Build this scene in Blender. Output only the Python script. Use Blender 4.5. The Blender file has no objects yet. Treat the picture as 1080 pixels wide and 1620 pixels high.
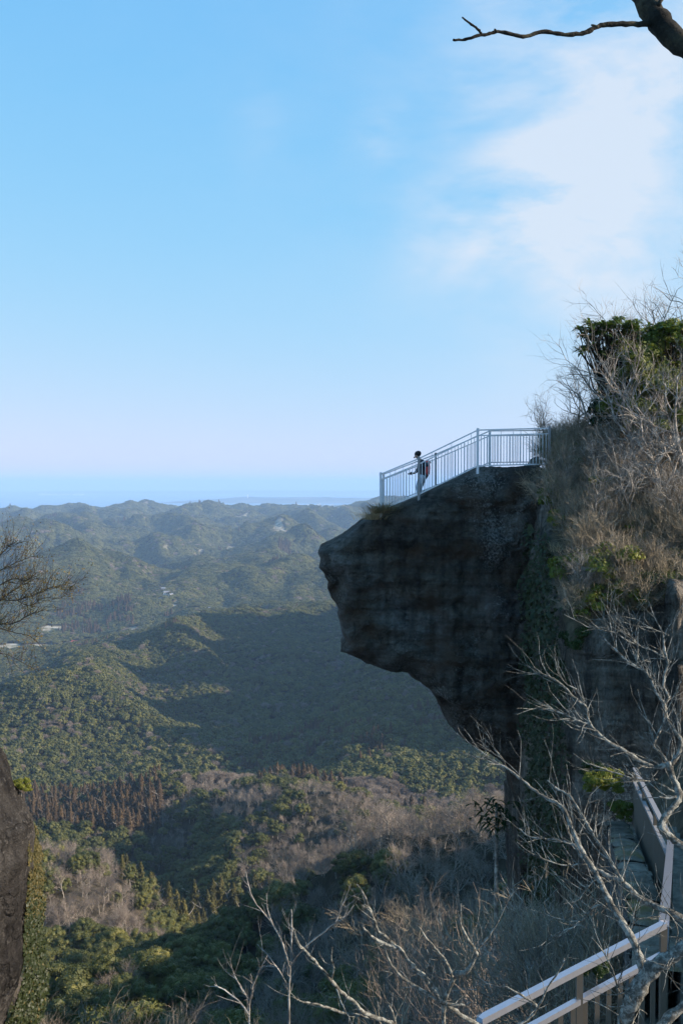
import bpy, math, random, time
import numpy as np
from mathutils import Vector, Euler, noise as mnoise
from mathutils.geometry import delaunay_2d_cdt
R = math.radians
SC = bpy.context.scene
COL = SC.collection
F = 1660.0; HOR = 766.0; CZ = 320.0
PITCH = math.atan((810 - HOR) / F)
SUN_AZ, SUN_EL = 97.0, 23.0
T0 = time.time()

def W(px, py, d):
    """world point seen at photo pixel (px,py) at distance d along +Y"""
    a, b = (px - 540) / F, (810 - py) / F
    y = math.cos(PITCH) + b * math.sin(PITCH); z = -math.sin(PITCH) + b * math.cos(PITCH)
    k = d / y
    return Vector((a * k, d, CZ + z * k))

# ------------------------------------------------------------------ materials
def mat(name):
    m = bpy.data.materials.new(name); m.use_nodes = True
    nt = m.node_tree; nt.nodes.clear()
    out = nt.nodes.new('ShaderNodeOutputMaterial')
    b = nt.nodes.new('ShaderNodeBsdfPrincipled'); nt.links.new(b.outputs[0], out.inputs[0])
    return m, nt, b, out
def N(nt, typ, **kw):
    n = nt.nodes.new(typ)
    for k, v in kw.items():
        if k.startswith('i_'): n.inputs[int(k[2:]) if k[2:].isdigit() else k[2:].replace('_', ' ')].default_value = v
        else: setattr(n, k, v)
    return n
def ramp(nt, fac, stops):
    r = nt.nodes.new('ShaderNodeValToRGB'); e = r.color_ramp.elements
    while len(e) < len(stops): e.new(0.5)
    for el, (p, c) in zip(e, stops):
        el.position = p; el.color = (*c, 1) if len(c) == 3 else c
    nt.links.new(fac, r.inputs[0]); return r.outputs[0]
def mixc(nt, fac, a, b, mode='MIX'):
    m = nt.nodes.new('ShaderNodeMix'); m.data_type = 'RGBA'; m.blend_type = mode
    for s, v in ((0, fac), (6, a), (7, b)):
        if isinstance(v, (int, float)): m.inputs[s].default_value = v
        elif isinstance(v, tuple): m.inputs[s].default_value = (*v, 1)
        else: nt.links.new(v, m.inputs[s])
    return m.outputs[2]
def noise_(nt, scale, detail=4, rough=.6, vec=None, stretch=None):
    n = N(nt, 'ShaderNodeTexNoise'); n.inputs['Scale'].default_value = scale
    n.inputs['Detail'].default_value = detail; n.inputs['Roughness'].default_value = rough
    if vec is None:
        vec = N(nt, 'ShaderNodeNewGeometry').outputs['Position']
    if stretch:
        mp = N(nt, 'ShaderNodeMapping'); mp.inputs['Scale'].default_value = stretch
        nt.links.new(vec, mp.inputs[0]); vec = mp.outputs[0]
    nt.links.new(vec, n.inputs[0]); return n.outputs[0]
def bump(nt, b, h, strength=.5, dist=.05, prev=None):
    bn = N(nt, 'ShaderNodeBump'); bn.inputs['Strength'].default_value = strength
    bn.inputs['Distance'].default_value = dist; nt.links.new(h, bn.inputs['Height'])
    if prev: nt.links.new(prev, bn.inputs['Normal'])
    nt.links.new(bn.outputs[0], b.inputs['Normal']); return bn.outputs[0]

def leaf_mat(name, stops, trans=.25, rough=.55, wscale=.02):
    m, nt, b, out = mat(name)
    geo = N(nt, 'ShaderNodeNewGeometry'); oi = N(nt, 'ShaderNodeObjectInfo')
    a = N(nt, 'ShaderNodeMath', operation='MULTIPLY'); a.inputs[1].default_value = .45
    nt.links.new(geo.outputs['Random Per Island'], a.inputs[0])
    c = N(nt, 'ShaderNodeMath', operation='MULTIPLY_ADD'); c.inputs[1].default_value = .5
    nt.links.new(oi.outputs['Random'], c.inputs[0]); nt.links.new(a.outputs[0], c.inputs[2])
    col = ramp(nt, c.outputs[0], stops)
    nt.links.new(col, b.inputs['Base Color']); b.inputs['Roughness'].default_value = rough
    b.inputs['Specular IOR Level'].default_value = .25
    if trans:
        t = N(nt, 'ShaderNodeBsdfTranslucent'); nt.links.new(col, t.inputs[0])
        mx = N(nt, 'ShaderNodeMixShader'); mx.inputs[0].default_value = trans
        nt.links.new(b.outputs[0], mx.inputs[1]); nt.links.new(t.outputs[0], mx.inputs[2])
        nt.links.new(mx.outputs[0], out.inputs[0])
    return m
M = {}
M['evergreen'] = leaf_mat('evergreen leaves', [(.0, (.04, .048, .014)), (.35, (.08, .086, .022)), (.7, (.14, .135, .034)), (1, (.25, .215, .06))])
M['dark_green'] = leaf_mat('dark glossy leaves', [(.0, (.012, .028, .008)), (.6, (.03, .055, .012)), (1, (.09, .11, .02))], .2, .4)
M['yellow_green'] = leaf_mat('yellow green leaves', [(.0, (.07, .09, .014)), (.6, (.15, .17, .024)), (1, (.28, .25, .04))], .35)
M['cedar_brown'] = leaf_mat('winter cedar needles', [(.0, (.045, .03, .016)), (.5, (.09, .057, .028)), (1, (.15, .1, .045))], .15, .8)
M['cedar_olive'] = leaf_mat('olive cedar needles', [(.0, (.035, .035, .012)), (.5, (.075, .068, .018)), (1, (.14, .115, .03))], .15, .8)
M['twig'] = leaf_mat('bare purple grey twigs', [(.0, (.13, .1, .08)), (.5, (.225, .178, .14)), (1, (.38, .31, .24))], 0, .9)
M['twig_brown'] = leaf_mat('bare brown twigs', [(.0, (.12, .1, .07)), (.5, (.25, .2, .135)), (1, (.42, .34, .23))], 0, .9)
M['dry_grass'] = leaf_mat('dry grass', [(.0, (.17, .12, .055)), (.5, (.34, .25, .13)), (1, (.55, .44, .26))], .3, .8)
M['bud'] = leaf_mat('ochre buds', [(.0, (.07, .05, .02)), (.5, (.14, .1, .03)), (1, (.22, .16, .05))], .2, .8)
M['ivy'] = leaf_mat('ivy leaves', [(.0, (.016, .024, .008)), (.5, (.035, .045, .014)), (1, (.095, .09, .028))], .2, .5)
M['ivy_sunlit'] = leaf_mat('sunlit tint ivy leaves', [(.0, (.03, .034, .011)), (.5, (.065, .058, .018)), (1, (.16, .12, .04))], .3, .6)  # sunlight on the pillar's ivy, put into a golden leaf colour

def bark_mat(name, dark, mid, light, scale=6, thr=.5, bs=.6):
    m, nt, b, out = mat(name)
    n1 = noise_(nt, scale, 6, .7); n2 = noise_(nt, scale * 5, 4, .7)
    c = ramp(nt, n1, [(thr - .16, dark), (thr, mid), (thr + .1, light)])
    c2 = mixc(nt, n2, c, mid, 'OVERLAY'); nt.links.new(c2, b.inputs['Base Color'])
    b.inputs['Roughness'].default_value = .9; b.inputs['Specular IOR Level'].default_value = .15
    bump(nt, b, n2, bs, .02); return m
M['lichen'] = bark_mat('lichen bark', (.05, .046, .04), (.19, .18, .155), (.46, .45, .4), 26, .48)
M['bark_grey'] = bark_mat('grey bark', (.11, .1, .088), (.3, .27, .235), (.58, .54, .48), 5, .5)
M['bark_dark'] = bark_mat('dark bark', (.02, .017, .012), (.05, .042, .03), (.12, .1, .06), 9, .52)

def rock_mat(name, base, light, dark, streak=True, hatch=False, lich=.55, bdist=.06, warm=None):
    m, nt, b, out = mat(name)
    big = noise_(nt, .35, 5, .6); band = noise_(nt, 1.0, 6, .65, stretch=(.25, .25, 3.2))
    fine = noise_(nt, 9, 6, .7); vst = noise_(nt, 1.0, 5, .6, stretch=(2.6, 2.6, .16))
    c = ramp(nt, big, [(.3, dark), (.5, base), (.72, light)])
    c = mixc(nt, .55, c, ramp(nt, band, [(.35, (.25, .25, .25)), (.6, (.8, .8, .8))]), 'OVERLAY')
    if streak: c = mixc(nt, .72, c, ramp(nt, vst, [(.35, (.12, .12, .14)), (.5, (.5, .5, .5)), (.68, (.85, .88, .95))]), 'OVERLAY')
    c = mixc(nt, .5, c, ramp(nt, fine, [(.3, (.2, .2, .2)), (.7, (.85, .85, .85))]), 'OVERLAY')
    vo = N(nt, 'ShaderNodeTexVoronoi', feature='DISTANCE_TO_EDGE'); vo.inputs['Scale'].default_value = 1.
    mpv = N(nt, 'ShaderNodeMapping'); mpv.inputs['Scale'].default_value = (.55, .55, 1.5); gg = N(nt, 'ShaderNodeNewGeometry')
    dn = N(nt, 'ShaderNodeTexNoise'); dn.inputs['Scale'].default_value = 2.2; dn.inputs['Detail'].default_value = 5
    nt.links.new(gg.outputs['Position'], dn.inputs[0]); av = N(nt, 'ShaderNodeVectorMath', operation='MULTIPLY_ADD'); av.inputs[1].default_value = (1.1, 1.1, .8)
    nt.links.new(dn.outputs['Color'], av.inputs[0]); nt.links.new(gg.outputs['Position'], av.inputs[2]); nt.links.new(av.outputs[0], mpv.inputs[0]); nt.links.new(mpv.outputs[0], vo.inputs[0])
    crk = ramp(nt, vo.outputs['Distance'], [(.0, (0, 0, 0)), (.03, (1, 1, 1))])
    c = mixc(nt, .22, c, crk, 'MULTIPLY')
    # pale lichen spots gathered in patches
    patch = noise_(nt, .5, 3, .5, stretch=(1, 1, .6)); spots = noise_(nt, 14, 4, .75)
    mul = N(nt, 'ShaderNodeMath', operation='MULTIPLY'); nt.links.new(patch, mul.inputs[0]); nt.links.new(spots, mul.inputs[1])
    f = ramp(nt, mul.outputs[0], [(lich * .5, (0, 0, 0)), (lich * .5 + .06, (1, 1, 1))])
    c = mixc(nt, f, c, tuple(min(1, v * 1.75) for v in light))
    if warm:
        wn = noise_(nt, .8, 4, .6, stretch=(1, 1, 1.5)); c = mixc(nt, ramp(nt, wn, [(.5, (0, 0, 0)), (.68, (.8, .8, .8))]), c, warm)
    nt.links.new(c, b.inputs['Base Color']); b.inputs['Roughness'].default_value = .92
    b.inputs['Specular IOR Level'].default_value = .15
    p = bump(nt, b, band, 1., bdist * 4); p = bump(nt, b, fine, 1., bdist * 1.6, p); p = bump(nt, b, noise_(nt, 2.6, 6, .7), 1., bdist * 3, p)
    p = bump(nt, b, crk, .8, bdist * 1.2, p)
    if hatch:
        h = noise_(nt, 1.0, 3, .5, stretch=(9, 9, 2.2)); p = bump(nt, b, h, 1., .2, p)
    return m
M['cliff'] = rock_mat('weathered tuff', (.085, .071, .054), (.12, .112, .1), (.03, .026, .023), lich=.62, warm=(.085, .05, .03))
M['cut_rock'] = rock_mat('pick marked tuff', (.16, .135, .105), (.24, .21, .17), (.06, .052, .042), hatch=True, lich=.68)
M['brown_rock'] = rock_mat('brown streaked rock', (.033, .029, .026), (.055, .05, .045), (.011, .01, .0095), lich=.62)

def earth_mat(name, a, bcol, c, sc=1.5):
    m, nt, b, out = mat(name); n = noise_(nt, sc, 8, .7)
    nt.links.new(ramp(nt, n, [(.35, a), (.5, bcol), (.66, c)]), b.inputs['Base Color'])
    b.inputs['Roughness'].default_value = .95; b.inputs['Specular IOR Level'].default_value = .1
    bump(nt, b, n, .8, .15); return m
M['earth'] = earth_mat('brushy earth', (.04, .034, .022), (.09, .07, .045), (.16, .125, .08))
M['path'] = earth_mat('worn path stone', (.11, .09, .07), (.2, .165, .125), (.3, .25, .19), 3)

def metal(name, col, rough, met=.9):
    m, nt, b, out = mat(name); n = noise_(nt, 20, 4, .6)
    nt.links.new(mixc(nt, .25, col, ramp(nt, n, [(.3, tuple(v * .6 for v in col)), (.7, col)])), b.inputs['Base Color'])
    b.inputs['Metallic'].default_value = met; b.inputs['Roughness'].default_value = rough
    bump(nt, b, n, .1, .002); return m
M['steel'] = metal('galvanised steel', (.62, .64, .66), .45, .35)
M['dull_steel'] = metal('weathered steel', (.3, .29, .29), .6, .4)
M['alu'] = metal('bright aluminium rail', (.46, .47, .52), .32, .75)
M['slat'] = metal('brown grey slats', (.12, .1, .075), .7, .1)

def plain(name, col, rough=.7, n_amt=.3, sc=12):
    m, nt, b, out = mat(name); n = noise_(nt, sc, 4, .6)
    nt.links.new(ramp(nt, n, [(.3, tuple(v * (1 - n_amt) for v in col)), (.7, tuple(min(1, v * (1 + n_amt)) for v in col))]), b.inputs['Base Color'])
    b.inputs['Roughness'].default_value = rough; return m
M['skin'] = plain('skin', (.36, .2, .14), .55, .08); M['hair'] = plain('black cap', (.008, .008, .01), .8)
M['jacket'] = plain('navy jacket', (.012, .012, .022), .8); M['pack'] = plain('red backpack', (.75, .06, .05), .7)
M['trousers'] = plain('pale grey trousers', (.5, .54, .6), .85); M['black'] = plain('black', (.01, .01, .012), .4)
M['white_wall'] = plain('white plaster', (.75, .73, .7), .8, .08, .5); M['red_roof'] = plain('red roof', (.42, .07, .05), .7, .2, .5)
M['grey_roof'] = plain('grey roof', (.2, .2, .21), .7, .2, .5); M['window'] = plain('dark window', (.03, .035, .045), .2)

# terrain
m, nt, b, out = mat('forested ground')
at = N(nt, 'ShaderNodeAttribute', attribute_name='soil')
n1 = noise_(nt, .012, 6, .65); n2 = noise_(nt, .13, 5, .7)
c = ramp(nt, n1, [(.35, (.028, .027, .016)), (.5, (.042, .035, .023)), (.65, (.06, .048, .034))])
c = mixc(nt, .7, c, ramp(nt, n2, [(.35, (.2, .2, .2)), (.6, (.75, .75, .75))]), 'OVERLAY')
soil = ramp(nt, noise_(nt, .06, 6, .7), [(.38, (.12, .12, .06)), (.5, (.27, .23, .16)), (.62, (.46, .41, .33))])
nt.links.new(mixc(nt, at.outputs['Fac'], c, soil), b.inputs['Base Color'])
b.inputs['Roughness'].default_value = 1; b.inputs['Specular IOR Level'].default_value = 0
M['terrain'] = m
m, nt, b, out = mat('sea water'); b.inputs['Base Color'].default_value = (.05, .16, .28, 1); b.inputs['Roughness'].default_value = .25
bump(nt, b, noise_(nt, .01, 5, .6), .6, 3); M['sea'] = m
M['shore'] = earth_mat('far shore', (.03, .05, .03), (.05, .07, .04), (.14, .14, .12), .0012)

# ------------------------------------------------------------------ mesh helpers
class MB:
    def __init__(s): s.v = []; s.f = []
    def tube(s, pts, rad, sides=5, cap=True):
        n = len(pts)
        if n < 2: return
        base = len(s.v); up = None
        for i in range(n):
            p = pts[i]
            t = (pts[min(i + 1, n - 1)] - pts[max(i - 1, 0)])
            if t.length < 1e-9: t = Vector((0, 0, 1))
            t.normalize()
            if up is None: up = t.orthogonal().normalized()
            else:
                up = up - t * up.dot(t)
                up = up.normalized() if up.length > 1e-6 else t.orthogonal().normalized()
            sd = t.cross(up); r = rad[i]
            for k in range(sides):
                a = 2 * math.pi * k / sides
                s.v.append(p + up * (math.cos(a) * r) + sd * (math.sin(a) * r))
        for i in range(n - 1):
            for k in range(sides):
                a = base + i * sides + k; b_ = base + i * sides + (k + 1) % sides
                s.f.append((a, b_, b_ + sides, a + sides))
        if cap:
            s.f.append(tuple(base + k for k in range(sides))[::-1])
            s.f.append(tuple(base + (n - 1) * sides + k for k in range(sides)))
    def bar(s, p, q, w, h=None):
        """square section bar"""
        h = h or w; t = (q - p).normalized()
        up = Vector((0, 0, 1)) if abs(t.z) < .95 else Vector((0, 1, 0))
        sd = t.cross(up).normalized(); up = sd.cross(t)
        b_ = len(s.v)
        for c in (p, q):
            for x, y in ((-1, -1), (1, -1), (1, 1), (-1, 1)): s.v.append(c + sd * (x * w / 2) + up * (y * h / 2))
        s.f += [(b_, b_+1, b_+2, b_+3)[::-1], (b_+4, b_+5, b_+6, b_+7)] + [(b_+i, b_+(i+1) % 4, b_+4+(i+1) % 4, b_+4+i) for i in range(4)]
    def box(s, c, sz, rz=0, taper=1):
        b_ = len(s.v); cr, sr = math.cos(rz), math.sin(rz)
        for z, k in ((-1, 1), (1, taper)):
            for x, y in ((-1, -1), (1, -1), (1, 1), (-1, 1)):
                X, Y = x * sz[0] / 2 * k, y * sz[1] / 2 * k
                s.v.append(Vector((c[0] + X * cr - Y * sr, c[1] + X * sr + Y * cr, c[2] + z * sz[2] / 2)))
        s.f += [(b_, b_+3, b_+2, b_+1), (b_+4, b_+5, b_+6, b_+7)] + [(b_+i, b_+(i+1) % 4, b_+4+(i+1) % 4, b_+4+i) for i in range(4)]
    def blade(s, pts, w, nrm):
        b_ = len(s.v); n = len(pts)
        for i, p in enumerate(pts):
            k = w * (1 - (i / (n - 1)) ** 2 * .95) / 2
            s.v += [p - nrm * k, p + nrm * k]
        for i in range(n - 1): s.f.append((b_+2*i, b_+2*i+1, b_+2*i+3, b_+2*i+2))
    def build(s, name, m, parent=None, smooth=False, loc=None):
        me = bpy.data.meshes.new(name); me.from_pydata([tuple(v) for v in s.v], [], s.f)
        return link(name, me, m, parent, smooth, loc)
def link(name, me, m, parent=None, smooth=False, loc=None, scene=True):
    if m is not None: me.materials.append(m)
    if smooth: me.polygons.foreach_set('use_smooth', [True] * len(me.polygons))
    o = bpy.data.objects.new(name, me)
    if loc is not None: o.location = loc
    if scene: COL.objects.link(o)
    if parent: o.parent = parent
    return o
def np_mesh(name, verts, faces):
    """verts (N,3) faces (M,k) numpy"""
    me = bpy.data.meshes.new(name); k = faces.shape[1]
    me.vertices.add(len(verts)); me.vertices.foreach_set('co', verts.astype(np.float32).ravel())
    me.loops.add(faces.size); me.loops.foreach_set('vertex_index', faces.astype(np.int32).ravel())
    me.polygons.add(len(faces)); me.polygons.foreach_set('loop_start', np.arange(0, faces.size, k, dtype=np.int32))
    me.update(calc_edges=True); return me
def tag(o, label=None, cat=None, group=None, kind=None):
    if label: o['label'] = label
    if cat: o['category'] = cat
    if group: o['group'] = group
    if kind: o['kind'] = kind
    return o
def root(name, loc, label, cat, group=None, rz=0):
    o = bpy.data.objects.new(name, None); COL.objects.link(o); o.location = loc; o.rotation_euler.z = rz
    o.empty_display_size = .3
    return tag(o, label, cat, group)
def leafs(rng, c, n, size, aspect=1.0, jit=.6):
    """quads at centres c (N,3) roughly facing n"""
    k = len(c); n = n + rng.normal(0, jit, (k, 3)); n /= np.linalg.norm(n, axis=1)[:, None] + 1e-9
    r = rng.normal(0, 1, (k, 3)); t = np.cross(n, r); t /= np.linalg.norm(t, axis=1)[:, None] + 1e-9
    b_ = np.cross(n, t); s = (size * rng.uniform(.6, 1.3, k))[:, None] / 2
    v = np.stack([c - t * s * aspect, c + b_ * s, c + t * s * aspect, c - b_ * s], 1).reshape(-1, 3)
    return v
def quads(v): return np.arange(len(v)).reshape(-1, 4)
def sph(rng, n):
    v = rng.normal(0, 1, (n, 3)); return v / np.linalg.norm(v, axis=1)[:, None]

# perlin-like vector noise
_P = np.random.RandomState(7).permutation(512)
_G = np.random.RandomState(8).uniform(-1, 1, (512, 2)); _G /= np.linalg.norm(_G, axis=1)[:, None]
def perlin(x, y):
    xi = np.floor(x).astype(int); yi = np.floor(y).astype(int); xf, yf = x - xi, y - yi
    def g(ix, iy, fx, fy):
        h = _P[(_P[ix % 512] + iy) % 512]; return _G[h, 0] * fx + _G[h, 1] * fy
    u = xf**3 * (xf * (xf * 6 - 15) + 10); v = yf**3 * (yf * (yf * 6 - 15) + 10)
    a = g(xi, yi, xf, yf); b_ = g(xi + 1, yi, xf - 1, yf); c = g(xi, yi + 1, xf, yf - 1); d = g(xi + 1, yi + 1, xf - 1, yf - 1)
    return 1.5 * ((a + (b_ - a) * u) * (1 - v) + (c + (d - c) * u) * v)
def ridged(x, y, L, octs=4):
    s = 0; a = 1; t = 0
    for i in range(octs):
        s = s + a * (1 - 2 * np.abs(perlin(x / L + 31.7 * i, y / L + 11.3 * i))); t += a; a *= .5; L /= 2.05
    return s / t
def fbm(x, y, L, octs=4):
    s = 0; a = 1
    for i in range(octs):
        s = s + a * perlin(x / L + 17.1 * i, y / L - 9.3 * i); a *= .5; L /= 2.1
    return s

# ------------------------------------------------------------------ terrain heightfield
CP = [ # px, py(top of canopy), distance
 (0,1720,50),(200,1720,50),(400,1720,50),(560,1700,50),(0,1660,75),(250,1650,75),(500,1640,75),(0,1600,105),(200,1590,110),(400,1580,110),(560,1520,115),
 (80,1500,140),(150,1490,140),(230,1480,145),(310,1500,140),(400,1520,140),(120,1560,190),(250,1560,190),(370,1540,180),
 (100,1440,235),(150,1400,255),(200,1378,262),(250,1380,262),(300,1405,255),(330,1450,245),(380,1500,230),(60,1330,330),(110,1320,330),(170,1335,310),(10,1320,340),
 (440,1430,185),(500,1370,190),(560,1325,190),(640,1300,190),(720,1290,185),(800,1288,175),(850,1285,165),(460,1500,150),(560,1440,150),(640,1400,150),(720,1380,140),(800,1370,125),(640,1520,100),(720,1500,85),
 (520,1460,260),(620,1440,270),(720,1420,270),
 (210,1440,370),(300,1425,380),(380,1420,360),(420,1420,320),(250,1370,440),(440,1330,430),
 (300,1226,620),(350,1224,620),(400,1232,600),(450,1243,500),(500,1248,480),(545,1262,470),(580,1290,450),(610,1320,430),(290,1275,520),(350,1320,450),(420,1290,440),(560,1330,400),
 (50,1255,660),(110,1262,650),(170,1262,650),(225,1272,620),(100,1315,560),(200,1325,530),(30,1300,560),
 (100,1232,800),(250,1225,800),(350,1205,860),(500,1190,860),
 (0,1115,1000),(60,1108,1000),(130,1116,980),(190,1148,950),(240,1165,920),(290,1185,900),(30,1180,880),(120,1190,880),
 (0,1090,1180),(120,1090,1180),(230,1120,1120),(320,1150,1050),
 (0,1050,1500),(60,1043,1520),(130,1022,1600),(200,1002,1680),(290,984,1720),(400,978,1750),(540,976,1760),(700,962,1800),(100,1070,1300),(300,1050,1350),
 (330,1140,1020),(420,1095,1120),(520,1065,1200),(640,1080,1050),(720,1105,1000),(800,1100,1000),(430,1160,930),(540,1145,860),(640,1138,810),(740,1180,760),
 (560,1190,700),(650,1240,620),(600,1275,540),(780,1240,620),(700,1270,560),(850,1230,560),
 (0,1030,1850),(70,1027,1880),(130,1020,1930),(230,1000,1980),(60,985,2150),(100,965,2300),(265,962,2300),(0,960,2400),(200,930,2550),(150,903,2700),(240,908,2700),(60,915,2700),
 (310,950,2450),(400,940,2600),(350,905,3050),(450,903,3050),(540,900,3000),(700,890,3000),(480,965,2200),(560,950,2300),(600,930,2500),
 (0,880,3600),(100,878,3600),(250,868,3600),(350,875,3700),(450,868,3600),(560,870,3600),(150,890,3200),
 (50,850,4500),(150,850,4500),(250,845,4500),(350,850,4600),(450,848,4500),(560,842,4500),
 (50,826,5500),(150,828,5500),(250,824,5500),(350,828,5600),(450,830,5500),(560,818,5600),
 (0,808,6700),(60,806,6700),(100,809,6700),(150,804,6700),(190,803,6700),(225,799,6700),(250,806,6800),(310,804,6800),(370,808,6800),(420,805,6800),(480,810,6800),(560,801,6600),(650,798,6600)]
cp = []
for px, py, d in CP:
    cp.append(((px - 540) / F, math.log(d), W(px, py, d).z - (8 if d > 90 else 4)))
for px in (-60, 200, 540, 900):
    for d, z in ((8000, 60), (9200, -30), (12000, -40), (16000, -40)): cp.append(((px - 540) / F, math.log(d), z))
for px, off in ((-250, 0), (-700, 15), (950, 0), (1300, 10), (2000, 20)):
    for d, z in ((50, 284), (90, 268), (150, 258), (260, 215), (450, 165), (700, 120), (1000, 100), (1400, 80), (1900, 45), (2400, 55), (3000, 85), (3800, 100), (4700, 120), (5600, 140), (6700, 160), (8000, 60), (9500, -40)):
        if px > 540 and d < 500: z += 10
        cp.append(((px - 540) / F, math.log(d), z + (off if d < 8000 else 0)))
# near slope falling away under the viewpoint and right hand hillside
for (x, y, z) in ((-6, 10, 303), (-2, 10, 302), (1.0, 9, 303), (-8, 22, 296), (-2, 22, 296), (3.2, 20, 298), (-12, 35, 288), (0, 35, 290), (4, 32, 292), (7, 30, 296), (12, 30, 300), (14, 45, 296), (8, 48, 292), (-3, 4, 308), (3, 5, 310)):
    cp.append((x / y, math.log(y), z))
cp = np.array(cp); SU = 3.0
def _tps(r2): return np.where(r2 > 1e-12, r2 * np.log(r2 + 1e-12), 0.)
_A = np.c_[cp[:, 0] * SU, cp[:, 1]]; n_ = len(cp)
_K = _tps(((_A[:, None] - _A[None]) ** 2).sum(2)) + np.eye(n_) * .004
_Pm = np.c_[np.ones(n_), _A]; _L = np.zeros((n_ + 3, n_ + 3)); _L[:n_, :n_] = _K; _L[:n_, n_:] = _Pm; _L[n_:, :n_] = _Pm.T
# solve for the drop below the eye divided by distance: even weighting over distance
_rhs = np.r_[(cp[:, 2] - CZ) / np.exp(cp[:, 1]), 0, 0, 0]
_w = np.linalg.solve(_L, _rhs)
UU = np.linspace(-.75, 1.3, 620); VV = np.linspace(math.log(4.5), math.log(15500), 760)
gu, gv = np.meshgrid(UU, VV)
H = np.zeros(gu.size); fu, fv = gu.ravel() * SU, gv.ravel()
for i in range(0, fu.size, 20000):
    a, c = fu[i:i+20000], fv[i:i+20000]
    H[i:i+20000] = _tps((a[:, None] - _A[:, 0]) ** 2 + (c[:, None] - _A[:, 1]) ** 2) @ _w[:n_] + _w[n_] + _w[n_+1] * a + _w[n_+2] * c
Y = np.exp(gv); X = gu * Y
H = H.reshape(gu.shape) * Y + CZ
amp = np.interp(Y, [4, 60, 150, 500, 900, 1500, 2500, 4000, 6000, 6700, 7400, 8500], [.2, .8, 3, 11, 34, 50, 85, 105, 75, 26, 10, 5])
PXG = gu * F + 540
def gauss0(a, b_): return np.clip((Y - a) / 250, 0, 1) * np.clip((b_ - Y) / 300, 0, 1)
H -= 92 * gauss0(2450, 6350) * np.interp(Y, [2400, 3600, 6000], [.55, .9, 1.]) + 50 * gauss0(1020, 1640)
H = np.where((Y > 2300) & (Y < 6300), np.maximum(H, 22 + .12 * H), H)
def crest(pts, w, low=8, p=1.35, wig=.18):
    global H
    W3 = [W(a, b_, d) for a, b_, d in pts]
    wx = X + w * wig * 2 * perlin(X / (w * 1.3), Y / (w * 1.3)); wy = Y + w * wig * 2 * perlin(X / (w * 1.3) + 50, Y / (w * 1.3))
    best = np.full(H.shape, 1e9); top = np.zeros(H.shape)
    for a, b_ in zip(W3, W3[1:]):
        dx, dy = b_.x - a.x, b_.y - a.y; t = np.clip(((wx - a.x) * dx + (wy - a.y) * dy) / (dx * dx + dy * dy + 1e-9), 0, 1)
        ds = np.hypot(wx - a.x - t * dx, wy - a.y - t * dy); m_ = ds < best
        best = np.where(m_, ds, best); top = np.where(m_, a.z + (b_.z - a.z) * t - low, top)
    k = np.exp(-(best / w) ** p); H = np.where(top > H, H + (top - H) * k, H)
for pts, w_ in (([(40,905,2750),(100,898,2700),(200,897,2700),(290,905,2650),(345,925,2550)], 130), ([(200,897,2700),(225,940,2450),(240,965,2300)], 70), ([(110,900,2700),(95,935,2450),(60,962,2300)], 80),
    ([(225,882,3300),(330,900,3050),(420,905,3000),(520,900,2950),(620,895,2900)], 130), ([(420,905,3000),(400,935,2700),(385,955,2500)], 80), ([(330,900,3050),(310,925,2800)], 70), ([(520,900,2950),(500,935,2650)], 90),
    ([(-40,872,3700),(60,860,3700),(160,872,3600),(240,858,3750),(330,870,3700),(420,864,3600),(520,872,3600),(640,870,3600)], 140), ([(60,860,3700),(40,880,3300),(30,898,3000)], 90), ([(160,872,3600),(170,885,3250)], 80), ([(240,858,3750),(275,878,3400)], 90), ([(420,864,3600),(455,885,3250)], 90),
    ([(330,858,4100),(400,845,4200),(440,838,4250),(490,850,4200),(580,842,4200)], 150), ([(440,838,4250),(400,862,3800)], 100),
    ([(-40,838,4900),(80,830,4900),(150,840,4800),(250,844,4800),(300,830,4900),(400,840,5000),(480,826,5000),(600,830,5000)], 170), ([(80,830,4900),(120,848,4350),(140,862,4000)], 110), ([(300,830,4900),(290,850,4400)], 110), ([(480,826,5000),(510,842,4600)], 120),
    ([(-40,824,5700),(60,817,5700),(140,822,5650),(230,825,5600),(330,819,5700),(430,823,5700),(500,813,5600),(600,811,5600)], 180), ([(60,817,5700),(20,830,5200)], 120), ([(330,819,5700),(370,832,5200)], 120), ([(230,808,6500),(200,818,6000)], 120), ([(420,808,6500),(450,818,6000)], 120),
    ([(-40,1070,1500),(60,1056,1540),(130,1030,1600),(200,1002,1680),(290,983,1720),(350,986,1740),(450,974,1760),(580,974,1770),(720,962,1800)], 110),
    ([(290,983,1720),(300,1030,1420),(325,1075,1220)], 75), ([(450,974,1760),(455,1030,1400),(430,1080,1180),(400,1110,1080)], 75), ([(130,1022,1600),(150,1060,1370),(110,1090,1200)], 70), ([(600,975,1770),(620,1030,1300),(640,1078,1060)], 85),
    ([(-30,1125,990),(60,1106,1000),(130,1115,985),(190,1147,950),(245,1162,925),(290,1184,900)], 60), ([(640,1078,1060),(560,1138,880),(450,1165,900)], 60), ([(740,1120,900),(660,1140,820),(600,1190,700),(520,1200,740)], 55),
    ([(255,1258,560),(300,1216,620),(350,1214,620),(405,1226,590)], 44), ([(400,1232,540),(450,1222,500),(500,1226,480),(545,1244,470),(590,1280,450)], 40), ([(450,1242,500),(430,1300,430),(440,1350,390)], 26), ([(320,1226,620),(320,1290,510),(350,1340,440)], 30),
    ([(150,1400,256),(200,1376,262),(250,1378,262),(300,1402,255),(330,1440,246)], 20), ([(-20,1318,340),(60,1316,330),(120,1322,325),(180,1345,305)], 24), ([(430,1400,187),(500,1338,190),(560,1292,190),(640,1264,190),(720,1250,185),(850,1246,170)], 30)): crest(pts, w_, 8 if pts[0][2] > 300 else 6)
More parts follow.
